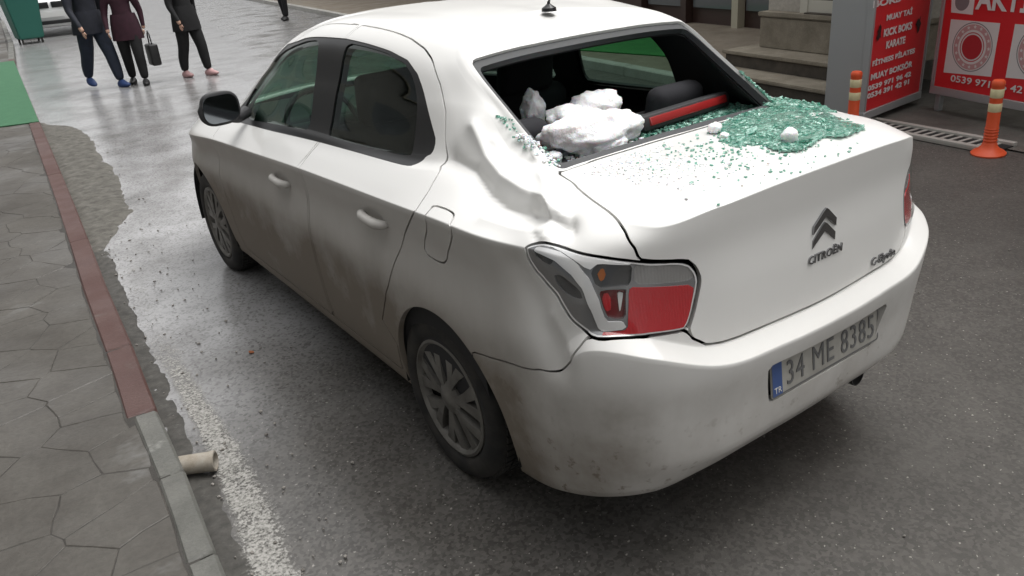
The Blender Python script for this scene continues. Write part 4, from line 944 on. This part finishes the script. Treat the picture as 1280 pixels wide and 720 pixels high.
# drain grate between road and apron
gr=tag(empty('drain_grate',(0,0,0)),'rusty slotted steel drain grate in front of the poster boxes','grate')
GA,GB=np.array(at(1096,156,z=.02)),np.array(at(1215,178,z=.02));gd=(GB-GA)/np.linalg.norm(GB-GA);gn=np.array([-gd[1],gd[0],0]);gn=gn if gn[0]>0 else -gn;GL=float(np.linalg.norm(GB-GA))+.5
rotg=Matrix.Rotation(math.atan2(gd[1],gd[0]),3,'Z');RUST=mat('worn_galvanised_steel',(.42,.41,.38),.6,.2)
mid=GA+gd*(GL/2-.25)
box('channel',tuple(mid+[0,0,-.006]),(GL,.22,.012),LINER,gr,rotg)
for s in (-1,1): box('frame_bar',tuple(mid+gn*s*.125+[0,0,.003]),(GL,.05,.036),RUST,gr,rotg,.003)
nb_=int(GL/.075);bm=bmesh.new();add_box(bm,(0,0,0),(.026,.21,.024));sl_=bm_mesh('slat',bm)
for k in range(nb_):
    p=GA+gd*(-.25+.075*(k+.5));o=obj('slat',sl_,RUST,gr);o.location=(p[0],p[1],.012);o.rotation_euler=(0,0,math.atan2(gd[1],gd[0]))
# ---------------------------------------------------------------- bollards
def bollard(P,label,lean):
    b=tag(empty('bollard',(P[0],P[1],.003)),label,'bollard');b.rotation_euler=lean
    bm=bmesh.new();lathe(bm,[(0,.004),(.112,.0),(.115,.012),(.10,.026),(.072,.040),(.055,.062),(.050,.075)],32);obj('base',bm_mesh('base',bm,True,40),ORANGE,b)
    prof=[(.050,.075)]
    for k in range(5): z=.085+k*.022;prof+=[(.047,z),(.043,z+.006),(.043,z+.012),(.046,z+.017)]
    prof+=[(.042,.20),(.041,.49),(.043,.497),(.043,.52),(.034,.532),(.0,.535)]
    bm=bmesh.new();lathe(bm,prof,28);obj('post',bm_mesh('post',bm,True,40),ORANGE,b)
    for z in (.315,.415):
        bm=bmesh.new();lathe(bm,[(.0405,z-.004),(.0432,z),(.0432,z+.056),(.0405,z+.06)],28);obj('reflective_band',bm_mesh('reflective_band',bm,True,50),REFLECT,b)
    return b
g1=at(1235,193,z=0);bollard(g1,'orange flexible bollard with two pale bands, before the wide emblem board',(0,math.radians(-2.5),0))
t2=at(1072,89,z=.535);bollard(t2,'orange flexible bollard with two pale bands, half hidden by the car boot',(0,math.radians(-1),0))
# ---------------------------------------------------------------- bin and the far white car
bp_=at(42,55,z=0)
bn=tag(empty('waste_container',(bp_[0],bp_[1]+.4,0),.1),'tall green steel waste container standing in the gutter up the street','bin');bn.scale=(.82,.82,1.05)
bm=bmesh.new();lo=[(-.36,-.34),(.36,-.34),(.36,.34),(-.36,.34)];hi=[(-.5,-.46),(.5,-.46),(.5,.46),(-.5,.46)]
a_=[bm.verts.new((x,y_,.12)) for x,y_ in lo];b_=[bm.verts.new((x,y_,1.25)) for x,y_ in hi];bm.faces.new(a_[::-1]);bm.faces.new(b_)
for i in range(4): bm.faces.new((a_[i],a_[(i+1)%4],b_[(i+1)%4],b_[i]))
bmesh.ops.bevel(bm,geom=list(bm.edges),offset=.03,segments=2,affect='EDGES');obj('body',bm_mesh('body',bm,True,40),GREEN_BIN,bn)
box('rim',(0,0,1.27),(1.08,1.0,.06),GREEN_BIN,bn,None,.015);bm=bmesh.new();lathe(bm,[(0,-.5),(.48,-.5),(.48,.5),(0,.5)],24,'X',(0,0,1.25),0,math.pi);obj('lid',bm_mesh('lid',bm,True,40),GREEN_BIN,bn)
for x in (-.28,.28):
    for y_ in (-.26,.26):
        bm=bmesh.new();lathe(bm,[(0,-.02),(.06,-.02),(.06,.02),(0,.02)],16,'X',(x,y_,.06));obj('wheel',bm_mesh('wheel',bm,True,40),TYRE,bn)
wc=tag(empty('far_car'),'white car facing down the street beyond the waste container','car')
wp=at(84,44,z=0);wc.location=(wp[0]+.1,wp[1]+3.9,0);wc.scale=(1.15,1.15,1.2);wc.rotation_euler=(0,0,math.pi-.08)
FAR=full_sheet(np.linspace(0,NS-1,60),np.linspace(0,NL-1,50))
for yc in (-.045,2.655):
    P=FAR.P;_,FAR=FAR.cut(np.where((P[:,0]<-.5)&(FAR.sv[:,1]<6.9),np.hypot(P[:,1]-yc,P[:,2]-.318)-.352,1.))
fg={};rest=FAR
for nm in ('windscreen','dlo','rear_window','headlamp'): fg[nm],rest=rest.cut(O[nm](rest))
DENTS_KEEP=list(DENTS);DENTS.clear()
panel('body',mat('plain_white_paint',(.72,.72,.72),.3),wc,rest,rest,flange=0);DARKG=mat('dark_car_glass',(.02,.024,.026),.05)
for nm in ('windscreen','dlo','rear_window'): panel('window',DARKG,wc,fg[nm],fg[nm],flange=0)
for k in 'LR': panel('headlamp',CLEAR_LENS,wc,flange=0,**{k:fg['headlamp']})
for y_ in (-.02,2.655): wheel(wc,-.772,y_,-1,.2);wheel(wc,.772,y_,1,.9)
box('upper_grille',(-.2,3.42,.70),(.34,.08,.13),BLACK,wc,None,.01);box('upper_grille',(.2,3.42,.70),(.34,.08,.13),BLACK,wc,None,.01)
box('lower_grille',(0,3.43,.32),(1.2,.06,.08),BLACK,wc,None,.01);box('number_plate',(0,3.47,.49),(.52,.02,.11),POSTER_WHITE,wc)
box('underbody',(0,1.3,.3),(1.4,4.0,.2),LINER,wc)
# ---------------------------------------------------------------- people
def cloth(name,c,rough=.85):
    mt=mat(name,c,rough);g=N(mt);n=g.noise(14,4,.6);g.out(Base_Color=g.mix(g.ramp(n,[(.3,0),(.7,1)]),tuple(v*.75 for v in c),tuple(v*1.25 for v in c)),Normal=g.bump(n,.4,.01));return mt
SKIN=mat('skin',(.50,.31,.23),.55,0,Subsurface_Weight=.1)
HAIR=mat('dark_hair',(.02,.014,.01),.6)
def person(loc,heading,H,top,legs,shoe,stride,label,hair_long=False,coat=False,slim=1.,swing=.18,legmt=None,lift=0.):
    k=H/1.75;root=tag(empty('person',loc,heading),label,'person')
    V=[];E=[];Rr=[];part=[]
    def v(x,y,z,r,p,par=None):
        V.append((x*k,y*k,z*k));Rr.append(r*k);part.append(p)
        if par is not None: E.append((par,len(V)-1))
        return len(V)-1
    pel=v(0,0,.95,.150*slim,'t');ab=v(0,.0,1.10,.140*slim,'t',pel);ch=v(0,-.01,1.30,.155*slim,'t',ab);sh=v(0,-.01,1.43,.115*slim,'t',ch);nk=v(0,.0,1.51,.055,'h',sh);hd=v(0,.01,1.60,.088,'h',nk);ht=v(0,.015,1.69,.080,'h',hd)
    ank={}
    for s,f in ((-1,1),(1,-1)):
        fy=stride*f
        hp=v(s*.095,0,.88,.118*slim,'l',pel);kn=v(s*.105,fy*.55+.035,.50,.080*slim,'l',hp);lz=.09 if f>0 else .09+lift
        cf=v(s*.11,fy*.82,.30,.074*slim,'l',kn);an=v(s*.11,fy,lz,.062,'l',cf);ank[s]=(s*.11*k,fy*k,(lz-.09)*k,f)
    hands={}
    for s,f in ((-1,-1),(1,1)):
        so=v(s*.175*slim,-.01,1.40,.075*slim,'t',sh);el=v(s*.235*slim,-.03+swing*f*.5,1.14,.052,'t',so);wr=v(s*.235*slim,.05+swing*f,.92,.034,'t',el);hn=v(s*.23*slim,.06+swing*f*1.1,.855,.030,'h',wr);hands[s]=(s*.23*slim*k,(.06+swing*f*1.1)*k,.83*k)
    me=bpy.data.meshes.new('body');me.from_pydata(V,E,[]);o=bpy.data.objects.new('body',me);COL.objects.link(o)
    md=o.modifiers.new('skin','SKIN');md.use_smooth_shade=True
    for i,sv_ in enumerate(me.skin_vertices[0].data): sv_.radius=(Rr[i],Rr[i]*(.78 if part[i]=='t' and i<4 else 1))
    me.skin_vertices[0].data[0].use_root=True
    o.modifiers.new('sub','SUBSURF').levels=2
    dg=bpy.context.evaluated_depsgraph_get();m2=bpy.data.meshes.new_from_object(o.evaluated_get(dg));bpy.data.objects.remove(o)
    m2.materials.clear()
    for mt in (top,legs,SKIN): m2.materials.append(mt)
    VV=np.array(V);pi=np.array([{'t':0,'l':1,'h':2}[p] for p in part])
    EA=np.array([a for a,b in E]);EB=np.array([b for a,b in E])
    for p in m2.polygons:
        c=np.array(p.center);a=VV[EA];b=VV[EB];ab=b-a;t=np.clip(((c-a)*ab).sum(1)/(ab*ab).sum(1),0,1);d=np.linalg.norm(c-(a+t[:,None]*ab),axis=1)-.5*np.array(Rr)[EB];i=int(np.argmin(d))
        m_=int(pi[EB[i]]);
        if m_==0 and c[2]<.88*k and abs(c[0])<.17*k: m_=1
        if c[2]>.93*k and m_==1: m_=0
        p.material_index=m_;p.use_smooth=True
    obj('body',m2,None,root)
    for s,(x,y_,z,f) in ank.items():
        bm=bmesh.new();bmesh.ops.create_uvsphere(bm,u_segments=16,v_segments=10,radius=1)
        for q in bm.verts:
            c=q.co;yy=c.y*.150+.05;w=.056*(1+.12*c.y);h=.075 if c.y<.2 else .052*(1-.35*(c.y-.2))
            zz=max(-.035,c.z*h);q.co=Vector((c.x*w,yy,zz+.036))*k
        so=obj('shoe',bm_mesh('shoe',bm,True),shoe,root);so.location=(x,y_,z);so.rotation_euler=(-.25 if (f<0 and lift) else 0,0,s*-.1)
    bm=bmesh.new();bmesh.ops.create_uvsphere(bm,u_segments=20,v_segments=14,radius=1)
    for q in bm.verts:
        c=q.co;q.co=Vector((c.x*.105,c.y*.115-.012,c.z*.125+1.66))*k
        if c.y>.35 and c.z<.35: q.co.y=(.115*.35-.012)*k;
        if hair_long and c.z<-.3: q.co.z-=.20*k
    obj('hair',bm_mesh('hair',bm,True),HAIR,root)
    # face: nose, eyes, mouth, ears
    bm=bmesh.new();bmesh.ops.create_cone(bm,segments=8,radius1=.018*k,radius2=.006*k,depth=.04*k,cap_ends=True,matrix=Matrix.Translation((0,.105*k,1.625*k)));obj('nose',bm_mesh('nose',bm,True),SKIN,root)
    for s in (-1,1):
        bm=bmesh.new();bmesh.ops.create_uvsphere(bm,u_segments=10,v_segments=8,radius=.011*k,matrix=Matrix.Translation((s*.033*k,.092*k,1.65*k)));obj('eye',bm_mesh('eye',bm,True),BLACK,root)
    if coat:
        zb=coat
        bm=bmesh.new();n=24;rows=[]
        for z,rx,ry in ((1.12,.165,.13),(1.0,.190,.155),(.5*(1+zb),.205,.17),(zb,.215,.18)):
            rows.append([bm.verts.new((rx*slim*k*math.cos(2*math.pi*j/n)*(1+.04*math.sin(5*j)),ry*k*math.sin(2*math.pi*j/n)*(1+.05*math.sin(3*j)),z*k)) for j in range(n)])
        for a,b in zip(rows,rows[1:]):
            for j in range(n): bm.faces.new((a[j],a[(j+1)%n],b[(j+1)%n],b[j]))
        obj('coat_skirt',bm_mesh('coat_skirt',bm,True),top,root)
    for s,h in hands.items():                     # fingers: four and a thumb, slightly curled
        bm=bmesh.new()
        for j in range(4):
            ox=(j-1.5)*.014;L=(.062,.072,.068,.052)[j];tube(bm,[(h[0],h[1]+ox*k,h[2]+.01),(h[0]-s*.004*k,h[1]+ox*k,h[2]-L*.5*k),(h[0]-s*.022*k,h[1]+ox*k,h[2]-L*k)],[.009*k,.008*k,.006*k],6)
        tube(bm,[(h[0]-s*.005*k,h[1]+.025*k,h[2]+.02*k),(h[0]-s*.02*k,h[1]+.045*k,h[2]-.02*k)],[.010*k,.007*k],6);obj('fingers',bm_mesh('fingers',bm,True),SKIN,root)
    return root,hands
NAVY=cloth('navy_jacket',(.011,.013,.021));JEANS=cloth('dark_blue_jeans',(.013,.019,.034));BLUE_SHOE=mat('blue_trainer',(.02,.05,.16),.6)
BURG=cloth('burgundy_coat',(.034,.008,.017));BLKC=cloth('black_cloth',(.008,.008,.009));PINK=mat('pink_white_trainer',(.50,.30,.30),.6);BLKS=mat('black_shoe',(.015,.015,.016),.5)
fp=at(134,109,z=0);person((fp[0],fp[1],0),math.pi+.28,1.78,NAVY,JEANS,BLUE_SHOE,.27,'person in navy jacket and dark blue jeans with blue trainers walking along the street',lift=.06,swing=.26,slim=1.22,coat=.80)
fp2=at(176,105,z=0);pw,hw=person((fp2[0],fp2[1],0),math.pi-.30,1.64,BURG,BLKC,BLKS,.17,'person in dark burgundy coat and black trousers carrying a black handbag',hair_long=True,coat=.72,slim=1.12,swing=.08)
fp3=at(248,95,z=0);person((fp3[0],fp3[1],0),math.pi+.42,1.68,BLKC,BLKC,PINK,.16,'person in black clothes and pink trainers walking alone',hair_long=True,slim=1.16,swing=.12,coat=.74)
fp4=at(358,25,z=0);person((fp4[0],fp4[1],0),2.2,1.75,NAVY,BLKC,BLKS,.14,'person in dark clothes standing far up the street near the opposite kerb')
hb_=empty('handbag');tag(hb_,'black handbag hanging from the hand of the person in the burgundy coat','bag')
hx=at(188,50,y=fp2[1]);hb_.location=(fp2[0]+.27,fp2[1]-.10,.83*1.64/1.75-.46);
bm=bmesh.new();add_box(bm,(0,0,.10),(.14,.30,.32),None,.03,3);obj('bag_body',bm_mesh('bag_body',bm,True,50),BLKS,hb_)
bm=bmesh.new();tube(bm,[(0,-.09,.25),(0,-.06,.40),(0,0,.45),(0,.06,.40),(0,.09,.25)],.010,8);obj('bag_handle',bm_mesh('bag_handle',bm,True),BLKS,hb_)
# ---------------------------------------------------------------- snow lumps and broken glass on the car
def lump(P,r,sq,label,seed,name='snow_lump',mt=SNOW,group='snow lumps in the broken rear window',cat='snow',sub=4):
    bm=bmesh.new();bmesh.ops.create_icosphere(bm,subdivisions=sub,radius=1)
    for v in bm.verts:
        c=v.co.copy();d=1+.05*abs(mnoise.noise(c*11.+Vector((seed,1,2))))+.06*mnoise.noise(c*5.3+Vector((seed,4,0)))+.30*mnoise.noise(c*1.1+Vector((seed*3.1,0,0)))+.16*mnoise.noise(c*3.1+Vector((0,seed*2.7,0)))+.035*mnoise.noise(c*7.+Vector((0,0,seed)))
        v.co=Vector((c.x*r*sq[0],c.y*r*sq[1],c.z*r*sq[2]))*d
    o=obj(name,bm_mesh(name,bm,True),mt);zmin=min(v.co.z for v in o.data.vertices);o.location=(P[0],P[1],P[2]-zmin-.006);return tag(o,label,cat,group)
SH=1.075
for u,v,r,sq,lab in ((735,188,.125,(1.2,.85,.50),'large white snow lump on the parcel shelf at the broken window edge'),
                     (770,176,.085,(1.1,.9,.62),'rounded snow lump piled against the back of the large lump'),
                     (714,168,.085,(.95,1.,.62),'snow lump between the headrest and the large lump on the shelf'),
                     (760,192,.055,(1.2,.8,.6),'small flat snow lump spilling toward the boot lid'),
                     (744,156,.09,(1.1,1.,.66),'highest snow lump of the heap on the parcel shelf'),
                     (690,203,.030,(1.1,.8,.6),'small snow crust on the left bottom corner of the window opening'),
                     (668,162,.055,(.75,.8,1.35),'narrow upright snow lump beside the window pillar')):
    p=at(u,v,z=SH);lump(p,r,sq,lab,u%17)
def deck(x,y,off=0.):            # height of the boot lid below a plan position
    i=np.argmin(((_DR if x>0 else _DG)[:,0]-x)**2+((_DR if x>0 else _DG)[:,1]-y)**2);return _DG[i,2]+off
kk=(_G.sv[:,0]>10.8)&(_G.sv[:,1]>8.9)&(_G.sv[:,1]<11.05);_DG=_G.P[kk];_DR=squeeze(_DG*[-1,1,1])
def on_deck(x,y):
    D_=_DR if x>0 else _DG;return ((D_[:,0]-x)**2+(D_[:,1]-y)**2).min()<.045**2
ICE=[(893,172,.022,(1,1,.9),'white ice chip standing on the boot lid beside the green glass'),(985,188,.024,(.9,1,1.0),'pale ice chip among the glass at its rear edge'),(905,180,.014,(1,1,.8),'tiny ice chip next to the standing ice chip')]
for u,v,r,sq,lab in ICE:
    p=at(u,v,z=1.125);p[2]=deck(p[0],p[1]);lump(p,r,sq,lab,u%13,'ice_chip',SNOW,'ice chips on the boot lid','ice',3)
# crumbs
def crumb_field(name,spots,label,mt=None,cat='glass'):
    V=[];F=[];r=random.Random(5)
    base=[(-1,-1,-1),(1,-1,-1),(1,1,-1),(-1,1,-1),(-1,-1,1),(1,-1,1),(1,1,1),(-1,1,1)];bf=[(0,3,2,1),(4,5,6,7),(0,1,5,4),(1,2,6,5),(2,3,7,6),(3,0,4,7)]
    for (x,y,z,s) in spots:
        m_=Matrix.Rotation(r.uniform(0,6.3),3,'Z')@Matrix.Rotation(r.uniform(-.35,.35),3,'X')@Matrix.Rotation(r.uniform(-.35,.35),3,'Y');b=len(V);sx,sy,sz=s*r.uniform(.7,1.5),s*r.uniform(.6,1.2),s*r.uniform(.45,.8)
        for p in base:
            q=m_@Vector((p[0]*sx*r.uniform(.75,1.1),p[1]*sy*r.uniform(.75,1.1),p[2]*sz));V.append((q.x+x,q.y+y,q.z+z+s*.6))
        F+=[tuple(i+b for i in f) for f in bf]
    return tag(obj(name,pymesh(name,V,F),mt or CRUMB),label,cat,kind='stuff')
rg=random.Random(3);spots=[]
PILE=[(893,160),(930,136),(960,122),(985,112),(1010,122),(1050,142),(1078,155),(1085,160),(1060,168),(1030,172),(1000,186),(975,188),(950,180),(920,184),(900,178)]
tries=0
while len(spots)<7000 and tries<90000:
    tries+=1;u,v=rg.uniform(885,1090),rg.uniform(108,195)
    if not inpoly(u,v,PILE): continue
    p=at(u,v,z=1.115);z=deck(p[0],p[1]);p=at(u,v,z=z+.004)
    d=min(1,polydist(np.array([[u,v,0.]]),np.array([(a,b,0.) for a,b in PILE]),True)[0]/16);n_=mnoise.noise((u*.045,v*.09,2))
    if rg.random()>.25+.95*d+.5*n_: continue
    if not on_deck(p[0],p[1]): continue
    lay=rg.random()*d*.008
    spots.append((p[0],p[1],z+lay,rg.uniform(.0022,.005)))
for _ in range(330):
    u,v=rg.gauss(930,75),rg.gauss(195,18);p=at(u,v,z=1.12)
    if abs(p[0])<.55 and -.86<p[1]<-.42: spots.append((p[0],p[1],deck(p[0],p[1]),rg.uniform(.0014,.0042)))
for _ in range(3200):                       # on the parcel shelf
    x,y=rg.uniform(-.05,.58),rg.uniform(-.36,.10)
    if rg.random()<.35+x: spots.append((x,y,SH,rg.uniform(.0035,.007)))
for _ in range(60):                        # left edge of the opening
    t=rg.random();spots.append((-.51+rg.gauss(0,.012)-.02*t,-.30+.22*t+rg.gauss(0,.01),1.115+.12*t+.006,rg.uniform(.003,.006)))
for _ in range(200):
    t=rg.random()**2;q=squeeze(P0(np.array([12.1+rg.gauss(0,.12)]),np.array([11.02+.75*t]))*[-1,1,1])[0];spots.append((q[0],q[1],q[2]+.001,rg.uniform(.0025,.005)))
def glass_sheet():                         # crazed sheet that slumped over the lid under the loose crumbs
    V=[];F=[];ids={};P3=np.array([(a,b,0.) for a,b in PILE])
    for i in range(80):
        for j in range(44):
            u,v=884+i*2.6,108+j*2.0;q=(u+5*mnoise.noise((u*.05,v*.08,1))+3*mnoise.noise((u*.2,v*.2,5)),v+3*mnoise.noise((u*.05,v*.08,8))+2*mnoise.noise((u*.2,v*.2,3)))
            if not inpoly(q[0],q[1],PILE): continue
            p=at(u,v,z=1.118);z=deck(p[0],p[1]);p=at(u,v,z=z+.005)
            if not on_deck(p[0],p[1]): continue
            dd=min(1,polydist(np.array([[u,v,0.]]),P3,True)[0]/10);ids[i,j]=len(V);V.append((p[0],p[1],z+.0035+.009*dd*(.6+.8*mnoise.noise((p[0]*18,p[1]*18,0)))))
    for (i,j) in list(ids):
        c=[(i,j),(i,j+1),(i+1,j+1),(i+1,j)]
        if all(k in ids for k in c): F.append([ids[k] for k in c])
    return tag(obj('glass_sheet',pymesh('glass_sheet',V,F,True),CRUMB),'crazed sheet of green window glass slumped over the right side of the boot lid','glass')
glass_sheet()
crumb_field('glass_crumbs',spots,'heap of shattered green window glass crumbs spread over the boot lid and shelf')
pw=[]
for _ in range(700):
    u,v=rg.gauss(800,70),rg.gauss(212,16);p=at(u,v,z=1.12)
    if abs(p[0])<.5 and -.84<p[1]<-.40: pw.append((p[0],p[1],deck(p[0],p[1])-.0005,rg.uniform(.0012,.0032)))
for _ in range(500):
    u,v=rg.gauss(738,34),rg.gauss(186,12);p=at(u,v,z=SH)
    if -.5<p[0]<.3 and -.37<p[1]<.1: pw.append((p[0],p[1],SH,rg.uniform(.002,.007)))
for _ in range(160):
    t=rg.random();pw.append((-.515+rg.gauss(0,.010)-.015*t,-.31+.14*t+rg.gauss(0,.01),1.117+.078*t+.004,rg.uniform(.002,.005)))
crumb_field('snow_powder',pw,'snow powder and ice grains strewn over the boot lid and window corner',SNOW,'snow')
def shard(u,v,L,lab):
    p=at(u,v,z=1.125);z=deck(p[0],p[1]);bm=bmesh.new();r=random.Random(int(u));pl=[(L*(.6+.5*r.random())*math.cos(a),L*.55*(.6+.5*r.random())*math.sin(a)) for a in np.linspace(0,2*math.pi,9)[:-1]]
    prism(bm,pl,0,.005);
    o=obj('glass_shard',bm_mesh('glass_shard',bm),CRUMB);o.location=(p[0],p[1],z+.012);o.rotation_euler=(r.uniform(-.3,.3),r.uniform(-.3,.3),r.uniform(0,3));return tag(o,lab,'glass','clumps of cracked window glass')
shard(1003,187,.045,'curled clump of cracked glass at the rear edge of the heap');shard(975,136,.03,'clump of cracked glass by the right corner of the window opening');shard(940,176,.03,'flat clump of cracked glass in the middle of the heap')

# grit and small stones lying in the gutter and on the road
def grit():
    r=random.Random(21);V=[];F=[];ico=bmesh.new();bmesh.ops.create_icosphere(ico,subdivisions=1,radius=1);bv=[v.co.copy() for v in ico.verts];bf=[[v.index for v in f.verts] for f in ico.faces];ico.free()
    for k in range(420):
        y=r.uniform(-.6,7.5);x=kx(y)+abs(r.gauss(0,.28))+.03
        if k>300: x,y=r.uniform(-1.3,3.2),r.uniform(-1.7,1.)
        s=r.uniform(.002,.0055)*(1 if k>300 else 1.5);b=len(V);q=Vector((r.uniform(.7,1.3),r.uniform(.7,1.3),r.uniform(.5,.9)))
        for p in bv: V.append((x+p.x*s*q.x*r.uniform(.8,1.2),y+p.y*s*q.y*r.uniform(.8,1.2),s*.5+.004+p.z*s*q.z))
        F+=[[i+b for i in f] for f in bf]
    return tag(obj('gutter_stones',pymesh('gutter_stones',V,F),concrete('grey_grit',(.12,.11,.10),(.34,.32,.29),30,0,.85)),'loose grit and pebbles scattered along the gutter','grit',kind='stuff')
grit()
leaf=at(314,440,z=.006);bm=bmesh.new();prism(bm,[(.0,-.016),(.012,-.006),(.014,.006),(.004,.018),(-.008,.010),(-.012,-.004)],0,.002);o=obj('fallen_leaf',bm_mesh('fallen_leaf',bm),mat('rusty_leaf',(.28,.09,.03),.6));o.location=(leaf[0],leaf[1],.005);o.rotation_euler=(.1,.15,.5);tag(o,'small rust coloured leaf on the wet asphalt beside the car','leaf')
